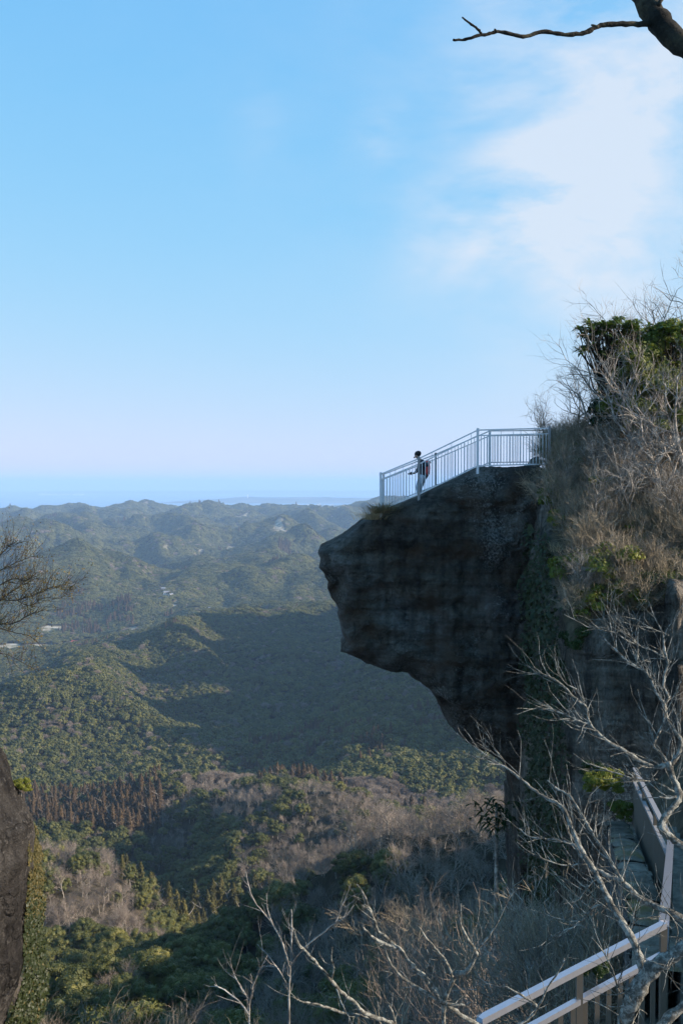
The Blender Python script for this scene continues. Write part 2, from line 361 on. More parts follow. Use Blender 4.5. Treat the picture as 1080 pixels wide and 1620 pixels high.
for px_, d_, sx_, sy_, dz_ in ((235, 480, 34, 85, 26), (450, 345, 40, 60, 16), (60, 430, 40, 60, 14), (330, 300, 26, 50, 12), (650, 640, 80, 90, 18), (330, 780, 120, 70, 16)):
    H -= dz_ * np.exp(-((X - (px_ - 540) / F * d_) / sx_) ** 2 - ((Y - d_) / sy_) ** 2)
H -= 9 * np.exp(-((X + 60) / 60) ** 2 - ((Y - 250) / 55) ** 2)
vm_ = np.exp(-((PXG - 50) / 200) ** 2 - ((Y - 1930) / 420) ** 2); amp = amp * (1 - .93 * np.clip(vm_ * 1.5, 0, 1))
H += amp * .55 * (ridged(X + 140 * perlin(X / 700, Y / 700), Y, 640, 5) - .42)
am2 = np.interp(Y, [700, 1050, 1700, 2500, 4000, 6000, 6800, 7600], [0, 62, 74, 85, 115, 105, 40, 0]) * (1 - np.clip(vm_ * 1.5, 0, 1))
wx_ = X + 90 * perlin(X / 420 + 3, Y / 600) + .25 * Y; rr_ = ridged(wx_, Y * .42, 470, 4) * .75 + ridged(X - .35 * Y, Y * .6, 820, 3) * .6
H += am2 * (rr_ - .42) + np.minimum(amp, 14) * .35 * fbm(X, Y, 90, 4)
H += (1 - np.clip(vm_ * 1.5, 0, 1)) * np.where((Y > 1900), 28 * np.clip(ridged(X + 900, Y, 1100, 3) - .2, -1, 1), 0) * np.interp(Y, [1900, 2600, 6000, 7000], [0, 1, 1, 0])
def gauss(x, y, sx, sy): return np.exp(-((X - x) / sx) ** 2 - ((Y - y) / sy) ** 2)
# unseen ridges running on behind the outcrop, raised and shaped to shade the valley
def seg(x0, y0, x1, y1, w, crest, wig=60):
    """raise the ground to a ridge along a segment"""
    global H
    dx, dy = x1 - x0, y1 - y0; L2 = dx * dx + dy * dy
    t = np.clip(((X - x0) * dx + (Y - y0) * dy) / L2, 0, 1)
    dist = np.hypot(X - x0 - t * dx + wig * perlin(X / 300, Y / 300), Y - y0 - t * dy)
    top = np.interp(t, [p for p, _ in crest], [z for _, z in crest]) + 22 * (ridged(X, Y, 260, 3) - .3)
    k = np.exp(-(dist / w) ** 2)
    H = np.where(top > H, H + (top - H) * k, H)
seg(400, 760, 520, 1900, 120, [(0, 285), (.1, 350), (.17, 310), (.22, 405), (.3, 335), (.37, 435), (.43, 350), (.5, 440), (.57, 355), (.66, 425), (.74, 330), (.86, 300), (1, 210)])
seg(130, 110, 300, 380, 55, [(0, 318), (.15, 312), (.28, 290), (.5, 262), (1, 220)], 15)
seg(430, 2350, 400, 3050, 170, [(0, 200), (.2, 300), (.75, 315), (1, 200)])
H += gauss((225 - 540) / F * 6700, 6700, 70, 250) * 26 + gauss((250 - 540) / F * 6700, 6700, 110, 250) * 9
TREELESS = []
soilm = np.zeros_like(H)
def soil_patch(px, d, wpx, ddep, amt=1.):
    global soilm
    x = (px - 540) / F * d; sx = wpx / F * d
    r = np.exp(-((X - x) / sx) ** 2 - ((Y - d) / ddep) ** 2) * 1.4 + .55 * fbm(X, Y, sx * .7 + 5, 3) - .25
    soilm = np.maximum(soilm, np.clip((r - .35) * 5, 0, 1) * amt * ((((X - x) / (2 * sx)) ** 2 + ((Y - d) / (2 * ddep)) ** 2) < 1))
for p in ((15, 1950, 50, 40), (70, 1965, 45, 32), (115, 1985, 22, 20), (80, 2130, 20, 40), (130, 2020, 26, 22), (262, 2330, 7, 90), (275, 2240, 5, 50), (233, 6560, 9, 90), (190, 5500, 5, 40), (262, 3650, 6, 40), (318, 3750, 6, 40),
          (440, 4150, 12, 90), (490, 4550, 8, 80), (210, 2050, 16, 20), (330, 2150, 10, 30), (365, 4000, 10, 50), (380, 5600, 12, 60), (540, 5600, 10, 60), (235, 6450, 3, 40), (300, 2150, 30, 12)): soil_patch(*p)
# flatten bare ground a little
nv, nu = H.shape
idx = np.arange(nv * nu).reshape(nv, nu)
faces = np.stack([idx[:-1, :-1], idx[:-1, 1:], idx[1:, 1:], idx[1:, :-1]], -1).reshape(-1, 4)
me = np_mesh('terrain', np.stack([X, Y, H], -1).reshape(-1, 3), faces)
a_ = me.attributes.new('soil', 'FLOAT', 'POINT'); a_.data.foreach_set('value', soilm.astype(np.float32).ravel())
tag(link('terrain', me, M['terrain'], smooth=True), 'wooded hills and valley floor rolling down to the bay', 'terrain', kind='structure')
def interp_grid(G, x, y):
    u = (x / y - UU[0]) / (UU[1] - UU[0]); v = (np.log(y) - VV[0]) / (VV[1] - VV[0])
    u = np.clip(u, 0, nu - 1.001); v = np.clip(v, 0, nv - 1.001)
    i, j = u.astype(int), v.astype(int); fu, fv = u - i, v - j
    return (G[j, i] * (1 - fu) + G[j, i+1] * fu) * (1 - fv) + (G[j+1, i] * (1 - fu) + G[j+1, i+1] * fu) * fv
def ground(x, y): return float(interp_grid(H, np.array([x]), np.array([y]))[0])
ANG = np.maximum.accumulate((H - CZ + np.where(Y > 90, 5, 0) ) / Y, axis=0)   # running skyline seen from the viewpoint
ANG = np.vstack([ANG[:1], ANG[:-1]])

# sea + far shore
mb = MB(); mb.v = [Vector(p) for p in ((-60000, -4000, 0), (60000, -4000, 0), (60000, 62000, 0), (-60000, 62000, 0))]; mb.f = [(0, 1, 2, 3)]
tag(mb.build('sea', M['sea']), 'calm blue bay beyond the last hills', 'sea', kind='structure')
def shore(name, label, x0, x1, y0, y1, hfun, n=90, k=10):
    vs = []; fs = []
    for j in range(k):
        for i in range(n):
            s, t = i / (n - 1), j / (k - 1); x = x0 + (x1 - x0) * s; y = y0 + (y1 - y0) * t
            e = min(1, 6 * min(s, 1 - s)) * math.sin(math.pi * t) ** .6
            vs.append((x, y, -3 + max(0, e) * hfun(x, y)))
    for j in range(k - 1):
        for i in range(n - 1):
            a = j * n + i; fs.append((a, a + 1, a + n + 1, a + n))
    me = bpy.data.meshes.new(name); me.from_pydata(vs, [], fs)
    return tag(link(name, me, M['shore'], smooth=True), label, 'headland', kind='structure')
def hn(s, a, b):
    return lambda x, y: a + b * (1 + mnoise.fractal(Vector((x / s, y / s, 3)), 1, 2, 4))
shore('hill', 'low hazy headland across the bay', -3200, 5200, 17500, 20500, hn(1500, 25, 55))
shore('hill', 'nearer low wooded coast strip beside the bay', -1500, 3500, 12500, 14200, hn(900, 15, 35))
shore('hill', 'faint distant coast beyond the whole bay', -14000, 16000, 36000, 40000, hn(4000, 20, 70))

# ------------------------------------------------------------------ tree prototypes
def curve_path(rng, p, d, L, n, wob, trop):
    pts = [p.copy()]; d = d.normalized()
    for i in range(n):
        d = (d + Vector(rng.normal(0, wob, 3)) + Vector((0, 0, trop))).normalized()
        p = p + d * (L / n); pts.append(p.copy())
    return pts, d
def grow(rng, mb, p, d, L, r, lvl, spec, twigs):
    """spec[lvl] = (segments, wobble, tropism, children, child length ratio, angle, sides)"""
    n, wob, trop, kids, ratio, ang, sides = spec[lvl]
    pts, de = curve_path(rng, p, d, L, n, wob, trop)
    tip = .55 if lvl < len(spec) - 1 else .25
    rad = [r * (1 - (1 - tip) * i / n) for i in range(n + 1)]
    (mb if lvl < 2 else twigs).tube(pts, rad, sides, cap=False)
    if lvl + 1 >= len(spec): return
    for k in range(kids):
        t = (rng.uniform(.3, 1) if lvl else rng.uniform(.35, 1.)) if k else 1.
        i = min(int(t * n), n - 1); f = t * n - i; q = pts[i].lerp(pts[i + 1], f)
        dl = (pts[i + 1] - pts[i]).normalized()
        ax = dl.cross(Vector(rng.normal(0, 1, 3))).normalized()
        a = ang * rng.uniform(.6, 1.3) * (.5 if k == 0 else 1)
        from mathutils import Quaternion
        nd = Quaternion(ax, a) @ dl
        grow(rng, mb, q, nd, L * ratio * rng.uniform(.7, 1.25), max(rad[i] * .62, MINR), lvl + 1, spec, twigs)
MINR = .004
SPEC_BARE = [(5, .10, .04, 6, .62, .75, 6), (5, .16, .06, 6, .6, .7, 5), (4, .2, .05, 5, .6, .65, 3), (3, .22, .04, 5, .6, .6, 3), (2, .2, .04, 0, 0, 0, 3)]
SPEC_BARE_FAR = [(4, .10, .04, 6, .62, .75, 4), (4, .16, .06, 6, .62, .75, 3), (3, .2, .05, 5, .65, .7, 3), (2, .22, .05, 4, .6, .7, 3), (1, .2, .04, 0, 0, 0, 3)]
SPEC_BUSH = [(3, .12, .08, 4, .75, .5, 4), (4, .14, .06, 5, .62, .6, 3), (3, .2, .05, 5, .6, .6, 3), (2, .2, .03, 0, 0, 0, 3)]
def scale_min(tw, mn): pass
def bare_proto(seed, h, r, spec, stems=1, minr=0.):
    rng = np.random.RandomState(seed); a, b_ = MB(), MB()
    for s in range(stems):
        d = Vector((0, 0, 1)) if stems == 1 else Vector((*rng.normal(0, .35, 2), 1))
        grow(rng, a, Vector((*(rng.normal(0, .15, 2) * (stems > 1)), -.3)), d, h * .45, r, 0, spec, b_)
    return a, b_
def crown_clumps(rng, K, Rx, Rz, zc, cr):
    c = sph(rng, K * 2); c = c[c[:, 2] > -.45][:K]
    rr = rng.uniform(.72, 1.0, len(c))[:, None]
    P = c * rr * np.array([Rx, Rx, Rz]) + np.array([0, 0, zc])
    return P, rng.uniform(cr * .7, cr * 1.3, len(P)), c
def blob(rng, P, cr, seg_=1):
    """low inner bodies that keep the crown from being see-through"""
    import itertools
    t = (1 + 5 ** .5) / 2
    iv = np.array([(-1, t, 0), (1, t, 0), (-1, -t, 0), (1, -t, 0), (0, -1, t), (0, 1, t), (0, -1, -t), (0, 1, -t), (t, 0, -1), (t, 0, 1), (-t, 0, -1), (-t, 0, 1)], float)
    iv /= np.linalg.norm(iv[0])
    fc = np.array([(0,11,5),(0,5,1),(0,1,7),(0,7,10),(0,10,11),(1,5,9),(5,11,4),(11,10,2),(10,7,6),(7,1,8),(3,9,4),(3,4,2),(3,2,6),(3,6,8),(3,8,9),(4,9,5),(2,4,11),(6,2,10),(8,6,7),(9,8,1)])
    V = []; Fc = []
    for p, r in zip(P, cr):
        Fc.append(fc + 12 * len(V)); V.append(iv * r * rng.uniform(.85, 1.1, (12, 1)) + p)
    V = np.concatenate(V); Fc = np.concatenate(Fc)
    return V, Fc
def join(name, parts):
    """parts: list of (verts, faces) with any face size -> one mesh"""
    vs = []; fs = []; o = 0
    for v, f in parts:
        vs.append(np.asarray(v, float)); fs += [tuple(int(i) + o for i in q) for q in f]; o += len(v)
    me = bpy.data.meshes.new(name); me.from_pydata(np.concatenate(vs).tolist(), [], fs); return me
def broad_crown(seed, Rx=4.2, Rz=3.2, zc=5.2, K=46, per=110, size=.26, cr=1.25, core=True, core_k=.8, hub=.85):
    rng = np.random.RandomState(seed); P, r, c = crown_clumps(rng, K, Rx, Rz, zc, cr)
    d = sph(rng, len(P) * per).reshape(len(P), per, 3); d[:, :, 2] = np.abs(d[:, :, 2]) * .9 - .15
    d += c[:, None] * .35; d /= np.linalg.norm(d, axis=2)[:, :, None]
    pts = (P[:, None] + d * (r[:, None, None] * rng.uniform(.8, 1.05, (len(P), per, 1)))).reshape(-1, 3)
    lv = leafs(rng, pts, d.reshape(-1, 3), size, .75, .5)
    parts = [(lv, quads(lv))]
    if core:
        parts.append(blob(rng, P, r * core_k)); parts.append(blob(rng, [np.array([0, 0, zc])], [min(Rx, Rz) * hub]))
    return parts
def trunk_mb(h, r, seed):
    rng = np.random.RandomState(seed); mb = MB()
    pts, d = curve_path(rng, Vector((0, 0, -.8)), Vector((0, 0, 1)), h, 5, .06, .05)
    mb.tube(pts, [r * (1.25 - .7 * i / 5) for i in range(6)], 6)
    for k in range(5):
        q = pts[3 + k % 3]; pp, _ = curve_path(rng, q, Vector((*rng.normal(0, 1, 2), .9)), h * .45, 3, .15, .05)
        mb.tube(pp, [r * .5, r * .4, r * .28, r * .15], 4)
    return mb
def cedar_crown(seed, h=11.5, Rb=3.1, n=1300, size=.55, far=False):
    rng = np.random.RandomState(seed); t = rng.uniform(0, 1, n) ** .85
    R_ = Rb * (1 - t) ** .75 * (.82 + .25 * np.sin(t * 37 + seed)) + .12
    a = rng.uniform(0, 6.283, n); k = rng.uniform(.55, 1.05, n)
    R_ = R_ * (1 + .18 * np.sin(a * 3 + seed + t * 9))
    z = h * (.14 + .86 * t) - R_ * k * .35
    c = np.stack([np.cos(a) * R_ * k, np.sin(a) * R_ * k, z], 1)
    nn = np.stack([np.cos(a), np.sin(a), np.full(n, .7)], 1)
    lv = leafs(rng, c, nn, size, .6, .4); parts = [(lv, quads(lv))]
    # inner solid cone
    s = 8; V = []; Fc = []
    for i in range(6):
        tt = i / 5; rr = Rb * .6 * (1 - tt) ** .8 + .03
        for j in range(s): V.append((math.cos(j * .785 + i) * rr, math.sin(j * .785 + i) * rr, h * (.16 + .8 * tt)))
    for i in range(5):
        for j in range(s): Fc.append((i*s+j, i*s+(j+1) % s, (i+1)*s+(j+1) % s, (i+1)*s+j))
    parts.append((np.array(V), Fc)); return parts
MBARE = {}
def mesh_of(mb, name):
    me = bpy.data.meshes.new(name); me.from_pydata([tuple(v) for v in mb.v], [], mb.f); return me
def two(name, a, b_, ma, mb_):
    """crown + trunk joined into one two-material mesh (for trees too small to show parts)"""
    me = bpy.data.meshes.new(name); va = [tuple(v) for v in a.vertices_] if 0 else None
    return me
def join_meshes(name, items):
    """items (mesh, material) -> one mesh with several materials"""
    vs = []; fs = []; mi = []; o = 0; me = bpy.data.meshes.new(name)
    for k, (m_, mt) in enumerate(items):
        n = len(m_.vertices); co = np.empty(n * 3, np.float32); m_.vertices.foreach_get('co', co); vs.append(co.reshape(-1, 3))
        for p in m_.polygons: fs.append(tuple(i + o for i in p.vertices)); mi.append(k)
        o += n; me.materials.append(mt)
    me.from_pydata(np.concatenate(vs).tolist(), [], fs); me.polygons.foreach_set('material_index', mi); return me

# near prototypes (crown mesh, trunk mesh) and far single meshes
NEAR = {'evergreen': [], 'bare': [], 'cedar_brown': [], 'cedar_olive': []}; FAR = {k: [] for k in NEAR}
for s in range(4):
    cm = join('crown', broad_crown(10 + s, Rx=4 + .4 * (s % 2), Rz=3 + .5 * (s // 2)))
    NEAR['evergreen'].append((cm, mesh_of(trunk_mb(5.5, .26, s), 'trunk')))
for s, (a1, a2, a3, a4, a5, a6) in enumerate(((2.9, 4.2, 5.6, 40, 1.0, .2), (4.9, 2.6, 4.9, 64, .85, .22), (3.4, 3.6, 5.2, 26, 1.5, .34))):
    NEAR['evergreen'].append((join('crown', broad_crown(40 + s, a1, a2, a3, a4, 100, a6, a5, core_k=.7, hub=.7)), mesh_of(trunk_mb(6., .26, s + 7), 'trunk')))
for s in range(4):
    FAR['evergreen'].append(join('crown', broad_crown(30 + s, K=17, per=15, size=1.15, cr=1.7, core_k=.85)))
FAR['evergreen'].append(join('crown', broad_crown(36, 3., 4., 5.4, K=20, per=15, size=.9, cr=1.2, core_k=.8)))
FAR['evergreen'].append(join('crown', broad_crown(37, 4.8, 2.6, 4.6, K=34, per=12, size=.9, cr=1., core_k=.8)))
MINR = .013
for s in range(4):
    a, b_ = bare_proto(50 + s, 8.5, .17, SPEC_BARE_FAR if s else SPEC_BARE_FAR)
    b_.v = b_.v
    NEAR['bare'].append((mesh_of(b_, 'crown'), mesh_of(a, 'trunk')))
MINR = .004
def bare_far(seed):
    rng = np.random.RandomState(seed); K = 420; d = sph(rng, K); d[:, 2] = np.abs(d[:, 2]) * .9 + .05
    tip = d * np.array([4., 4., 3.2]) * rng.uniform(.75, 1.05, (K, 1)) + np.array([0, 0, 4.0])
    mid = d * 2 + np.array([0, 0, 3.0]); dirn = tip - mid
    side = np.cross(dirn, rng.normal(0, 1, (K, 3))); side /= np.linalg.norm(side, axis=1)[:, None]
    w = .16; base = mid + rng.normal(0, .5, (K, 3))
    V = np.stack([base - side * w, base + side * w, tip], 1).reshape(-1, 3); Fc = np.arange(len(V)).reshape(-1, 3)
    n2 = 1100; d2 = sph(rng, n2); d2[:, 2] = np.abs(d2[:, 2]); c2 = d2 * np.array([3.7, 3.7, 3.]) * rng.uniform(.6, 1.08, (n2, 1)) + np.array([0, 0, 4.])
    s2 = np.cross(d2, rng.normal(0, 1, (n2, 3))); s2 /= np.linalg.norm(s2, axis=1)[:, None]
    t2 = d2 + rng.normal(0, .5, (n2, 3)); V2 = np.stack([c2 - s2 * .07, c2 + s2 * .07, c2 + t2 * 1.0], 1).reshape(-1, 3)
    core = blob(rng, [np.array([0, 0, 4.])], [2.6])
    return join('bare', [(V, Fc), (V2, np.arange(len(V2)).reshape(-1, 3))])
for s in range(3): FAR['bare'].append(bare_far(60 + s))
for s in range(3):
    for k in ('cedar_brown', 'cedar_olive'):
        NEAR[k].append((join('crown', cedar_crown(70 + s)), mesh_of(trunk_mb(8, .22, s), 'trunk')))
        FAR[k].append(join('cedar', cedar_crown(80 + s, n=260, size=1.2)))
MATK = {'evergreen': M['evergreen'], 'bare': M['twig'], 'cedar_brown': M['cedar_brown'], 'cedar_olive': M['cedar_olive']}
MID = {}
for k, L in NEAR.items():
    MID[k] = []
    for cm, tm in L:
        MID[k].append(join_meshes('tree', [(cm, MATK[k]), (tm, M['bark_grey'])]))
        cm.materials.append(MATK[k]); tm.materials.append(M['bark_grey'])
    for f in FAR[k]: f.materials.append(MATK[k])
print('protos', time.time() - T0)

# ------------------------------------------------------------------ where the trees stand
rng = np.random.RandomState(3)
bands = []; y = 62.
while y < 8600:
    s = 4.3 if y < 300 else 4.8 if y < 900 else 5.4 if y < 1900 else 7.4 if y < 3200 else 10 if y < 5000 else 13.5
    xa, xb = -.37 * y - 8, (.37 if y < 9000 else .37) * y + 8
    xs = np.arange(xa, xb, s); xs = xs + rng.uniform(-.45, .45, len(xs)) * s
    bands.append(np.stack([xs, np.full(len(xs), y) + rng.uniform(-.45, .45, len(xs)) * s, np.full(len(xs), s)], 1)); y += s
T = np.concatenate(bands)
h = interp_grid(H, T[:, 0], T[:, 1]); so = interp_grid(soilm, T[:, 0], T[:, 1]); ang = interp_grid(ANG, T[:, 0], T[:, 1])
vis = (h + 13 - CZ) / T[:, 1] > ang
px = T[:, 0] / T[:, 1] * F + 540; py = HOR - (h - CZ) / T[:, 1] * F
keep = vis & (so < .3) & (h > 4)
keep &= ~((px > 900) & (T[:, 1] < 400) & (py > 700) & (rng.uniform(0, 1, len(T)) < .6))
T, h, px, py, ang = T[keep], h[keep], px[keep], py[keep], ang[keep]
x_, y_ = T[:, 0], T[:, 1]
pat = fbm(x_, y_, 60, 3); pat2 = fbm(x_ + 500, y_ - 200, 170, 3); u1 = rng.uniform(0, 1, len(T))
kind = np.zeros(len(T), int)   # 0 evergreen 1 bare 2 cedar brown 3 cedar olive
pb = np.where(y_ < 240, np.where(px > 400, .9 + pat * .3, .42 + pat * 1.3), np.where(y_ < 700, .28 + pat * .9, np.where(y_ < 1900, .07 + np.clip(pat2 - .1, 0, 1) * .6 + np.clip(pat - .35, 0, 1), .05 + np.clip(pat2 - .2, 0, 1) * .4)))
def zone(px0, px1, d0, d1): return (px > px0) & (px < px1) & (y_ > d0) & (y_ < d1)
pb = np.where(zone(330, 660, 400, 680), .95 + .6 * pat, pb)
pb = np.where(zone(245, 370, 380, 500) , .06 + .6 * pat, pb)
pb = np.where(zone(20, 245, 262, 470), .86 + .5 * pat, pb)
pb = np.where(zone(110, 330, 222, 262), .02, pb)
pb = np.where(zone(400, 900, 120, 350), .8 + .9 * pat, pb)
pb = np.where(zone(60, 230, 125, 165), .25 + .7 * pat, pb)
kind[u1 < pb] = 1
ced = zone(20, 250, 545, 700); kind[ced & (u1 < .88 + .5 * pat)] = 2
ced = zone(190, 430, 330, 385) & (pat > -.35); kind[ced] = 3
ced = zone(190, 270, 385, 470); kind[ced & (u1 < .8)] = 3
ced = zone(400, 900, 560, 900) & (pat2 + .7 * pat > .42); kind[ced & (u1 < .5)] = 2
ced = zone(380, 600, 700, 1000) & (pat > .42); kind[ced & (u1 < .8)] = 2
ced = zone(90, 210, 2080, 2300); kind[ced & (pat > -.2) & (rng.uniform(0, 1, len(T)) < .6)] = 2
ced = zone(440, 460, 3300, 3500); kind[ced] = 2
ced = (y_ > 900) & (pat2 < -.85); kind[ced & (u1 < .5)] = 2
bigs = np.where(T[:, 2] > 7, T[:, 2] / 7.2, np.interp(y_, [60, 150, 300, 700], [.5, .58, .64, .72])) 
scl = bigs * rng.uniform(.6, 1.35, len(T)) * np.where(kind >= 2, 1.1, 1)
scl = np.where((kind == 0) & zone(110, 330, 222, 262), scl * 1.1, scl)
scl = np.where((kind == 1) & (y_ < 420), scl * 1.3, scl)
scl = np.where((kind == 3), scl * 1.45, np.where((kind == 2) & (y_ < 720), scl * 1.25, scl))
rot = rng.uniform(0, 6.283, len(T))
size_px = 8 * scl * F / y_
front = (px > -20) & (px < 1090)
def cliffhid(px, py, y_):
    a = (px > 845) & (py > 735) & (y_ > 34)
    b_ = (px > 560) & (py > 800) & (py < 1060); c = (px > 700) & (py > 800) & (py < 1170)
    return a | b_ | c
cand = front & ~cliffhid(px, py - 8 * scl * F / y_, y_) & ((h + 7 * scl - CZ) / y_ > ang) & (py - size_px < 1625)
LBL = {
 0: [((0, 140), 'dark evergreen broadleaf tree among the bare trees at the foot of the slope'), ((140, 210), 'round evergreen tree on the low knoll beside the ivy covered rock'),
     ((210, 300), 'dense green broadleaf tree on the rounded green hill in the valley'), ((300, 480), 'evergreen broadleaf tree on the slopes around the olive cedars'), ((480, 9999), 'dark evergreen tree on the ridge slope behind the cedars')],
 1: [((0, 120), 'leafless grey tree on the steep slope below the viewpoint'), ((120, 230), 'leafless purple grey tree on the spur below the overhanging rock'),
     ((230, 420), 'leafless pale tree on the slope behind the round green hill'), ((420, 9999), 'leafless pale brown tree on the sunlit ridge in the valley')],
 2: [((0, 9999), 'rusty brown cedar in the stands on the valley side')], 3: [((0, 9999), 'olive green cedar in the row along the valley bottom')]}
GRP = {0: 'evergreen broadleaf trees on the slopes', 1: 'leafless trees on the slopes', 2: 'rusty brown cedars', 3: 'olive cedars along the valley bottom'}
NAME = {0: 'evergreen_tree', 1: 'bare_tree', 2: 'cedar_tree', 3: 'olive_cedar_tree'}
KK = ['evergreen', 'bare', 'cedar_brown', 'cedar_olive']
single = np.zeros(len(T), bool)
for k in range(4):
    ids = np.where(cand & (kind == k))[0]; ids = ids[np.argsort(-size_px[ids])][:290]; single[ids] = True
    for i in ids:
        d = y_[i]; lab = next(l for (a, b_), l in LBL[k] if a <= d < b_)
        grp = GRP[k] + ' (' + lab.split(' on ')[-1].split(' in ')[-1] + ')' if 0 else GRP[k]
        loc = (x_[i], y_[i], h[i]); v = int(rot[i] * 100)
        if d < 210:
            cm, tm = NEAR[KK[k]][v % len(NEAR[KK[k]])]
            r_ = root(NAME[k], loc, lab, 'tree', GRP[k], rot[i]); r_.scale = (scl[i],) * 3
            for nm, me in (('crown', cm), ('trunk', tm)):
                c = bpy.data.objects.new(nm, me); COL.objects.link(c); c.parent = r_
        else:
            c = bpy.data.objects.new(NAME[k], MID[KK[k]][v % len(MID[KK[k]])]); COL.objects.link(c)
            c.location = loc; c.rotation_euler.z = rot[i]; c.scale = (scl[i],) * 3; tag(c, lab, 'tree', GRP[k])
rest = ~single
# the woods that read as one mass
pc = bpy.data.collections.new('forest_sources'); names = []
plist = []
for k in range(4):
    st = len(plist)
    for me in MID[KK[k]]: plist.append((k, 'mid', me))
    for me in FAR[KK[k]]: plist.append((k, 'far', me))
for i, (k, l, me) in enumerate(plist):
    o = bpy.data.objects.new('forest_tree_%02d' % i, me); pc.objects.link(o)
lut = {}
for i, (k, l, _) in enumerate(plist): lut.setdefault((k, l), []).append(i)
ix = np.zeros(len(T), int)
for k in range(4):
    for l, cnd in (('mid', y_ < 620), ('far', y_ >= 620)):
        mm = (kind == k) & cnd; L = np.array(lut[(k, l)]); ix[mm] = L[(rot[mm] * 100).astype(int) % len(L)]
def scatter(name, label, P, idx, rt, sc_, coll):
    me = bpy.data.meshes.new(name); me.vertices.add(len(P)); me.vertices.foreach_set('co', P.astype(np.float32).ravel())
    a = me.attributes.new('pick', 'INT', 'POINT'); a.data.foreach_set('value', idx.astype(np.int32))
    a = me.attributes.new('turn', 'FLOAT_VECTOR', 'POINT'); a.data.foreach_set('vector', rt.astype(np.float32).ravel())
    a = me.attributes.new('grow', 'FLOAT_VECTOR', 'POINT'); a.data.foreach_set('vector', sc_.astype(np.float32).ravel())
    o = link(name, me, None)
    ng = bpy.data.node_groups.new('scatter', 'GeometryNodeTree')
    ng.interface.new_socket('Geometry', in_out='INPUT', socket_type='NodeSocketGeometry'); ng.interface.new_socket('Geometry', in_out='OUTPUT', socket_type='NodeSocketGeometry')
    gi = ng.nodes.new('NodeGroupInput'); go = ng.nodes.new('NodeGroupOutput'); ip = ng.nodes.new('GeometryNodeInstanceOnPoints')
    ci = ng.nodes.new('GeometryNodeCollectionInfo'); ci.inputs['Collection'].default_value = coll
    ci.inputs['Separate Children'].default_value = True; ci.inputs['Reset Children'].default_value = True
    ip.inputs['Pick Instance'].default_value = True
    def at(nm, ty):
        n = ng.nodes.new('GeometryNodeInputNamedAttribute'); n.data_type = ty; n.inputs['Name'].default_value = nm
        return next(s for s in n.outputs if s.enabled and s.name == 'Attribute')
    ng.links.new(gi.outputs[0], ip.inputs['Points']); ng.links.new(ci.outputs[0], ip.inputs['Instance'])
    ng.links.new(at('pick', 'INT'), ip.inputs['Instance Index']); ng.links.new(at('turn', 'FLOAT_VECTOR'), ip.inputs['Rotation'])
    ng.links.new(at('grow', 'FLOAT_VECTOR'), ip.inputs['Scale']); ng.links.new(ip.outputs[0], go.inputs[0])
    md = o.modifiers.new('scatter', 'NODES'); md.node_group = ng
    return tag(o, label, 'woods', kind='stuff')
P = np.stack([x_, y_, h], 1)[rest]; z0 = np.zeros(rest.sum())
squash = rng.uniform(.8, 1.2, rest.sum())
e_ = 12.
gxx = (interp_grid(H, x_ + e_, y_) - interp_grid(H, x_ - e_, y_)) / (2 * e_); gyy = (interp_grid(H, x_, y_ + e_) - interp_grid(H, x_, y_ - e_)) / (2 * e_)
from mathutils import Matrix
lean = np.interp(y_, [500, 1100, 2000], [.0, .8, 1.]) * (kind < 2); flat_ = np.interp(y_, [900, 2200], [0, 1.]) * (kind < 2)
EU = np.zeros((len(T), 3)); EU[:, 2] = rot
for i in np.where(rest & (lean > .05))[0]:
    nrm = Vector((-gxx[i] * lean[i], -gyy[i] * lean[i], 1)).normalized(); q_ = Vector((0, 0, 1)).rotation_difference(nrm) @ Euler((0, 0, rot[i])).to_quaternion(); EU[i] = q_.to_euler()[:]
scatter('forest', 'unbroken forest canopy covering the hills and valleys', P, ix[rest], EU[rest], np.stack([scl * (1 + .3 * flat_), scl * (1 + .3 * flat_), scl * (1 - .45 * flat_)], 1)[rest], pc)
print('trees', len(T), [int((kind == k).sum()) for k in range(4)], 'single', int(single.sum()), time.time() - T0)

# ------------------------------------------------------------------ far buildings
def house(name, px, d, w, dep, hh, roofm, label, rz=.3, flat=False, z=None, group=None):
    x = (px - 540) / F * d; g = ground(x, d) if z is None else z
    r_ = root(name, (x, d, g), label, 'house' if 'house' in name else 'building', group, rz)
    mb = MB(); mb.box((0, 0, hh / 2 - 1), (w, dep, hh + 2)); mb.build('wall', M['white_wall'], r_)
    mb = MB()
    if flat: mb.box((0, 0, hh + .4), (w + .6, dep + .6, .8))
    else:
        a, b_, t = w / 2 + .6, dep / 2 + .6, dep * .32
        mb.v = [Vector(p) for p in ((-a, -b_, hh), (a, -b_, hh), (a, b_, hh), (-a, b_, hh), (-a, 0, hh + t), (a, 0, hh + t), (-a, -b_, hh - .25), (a, -b_, hh - .25), (a, b_, hh - .25), (-a, b_, hh - .25))]
        mb.f = [(0, 1, 5, 4), (2, 3, 4, 5), (6, 9, 8, 7), (0, 4, 3, 9, 6), (1, 7, 8, 2, 5), (0, 6, 7, 1), (2, 8, 9, 3)]
    mb.build('roof', roofm, r_)
    n = max(2, int(w / 4))
    for i in range(n):
        mb = MB(); mb.box((-w / 2 + (i + .5) * w / n, -dep / 2 - .03, hh * .55), (w / n * .4, .12, hh * .35)); mb.build('window', M['window'], r_)
    return r_
house('red_roof_house', 117, 1990, 11, 8, 5, M['red_roof'], 'small house with a bright red roof beside the pale river bed', -.2)
house('white_house', 263, 2330, 13, 9, 6, M['grey_roof'], 'largest white house in the valley hamlet between two green hills')
house('white_house', 270, 2290, 9, 7, 5, M['grey_roof'], 'small white house lowest in the valley hamlet', .8)
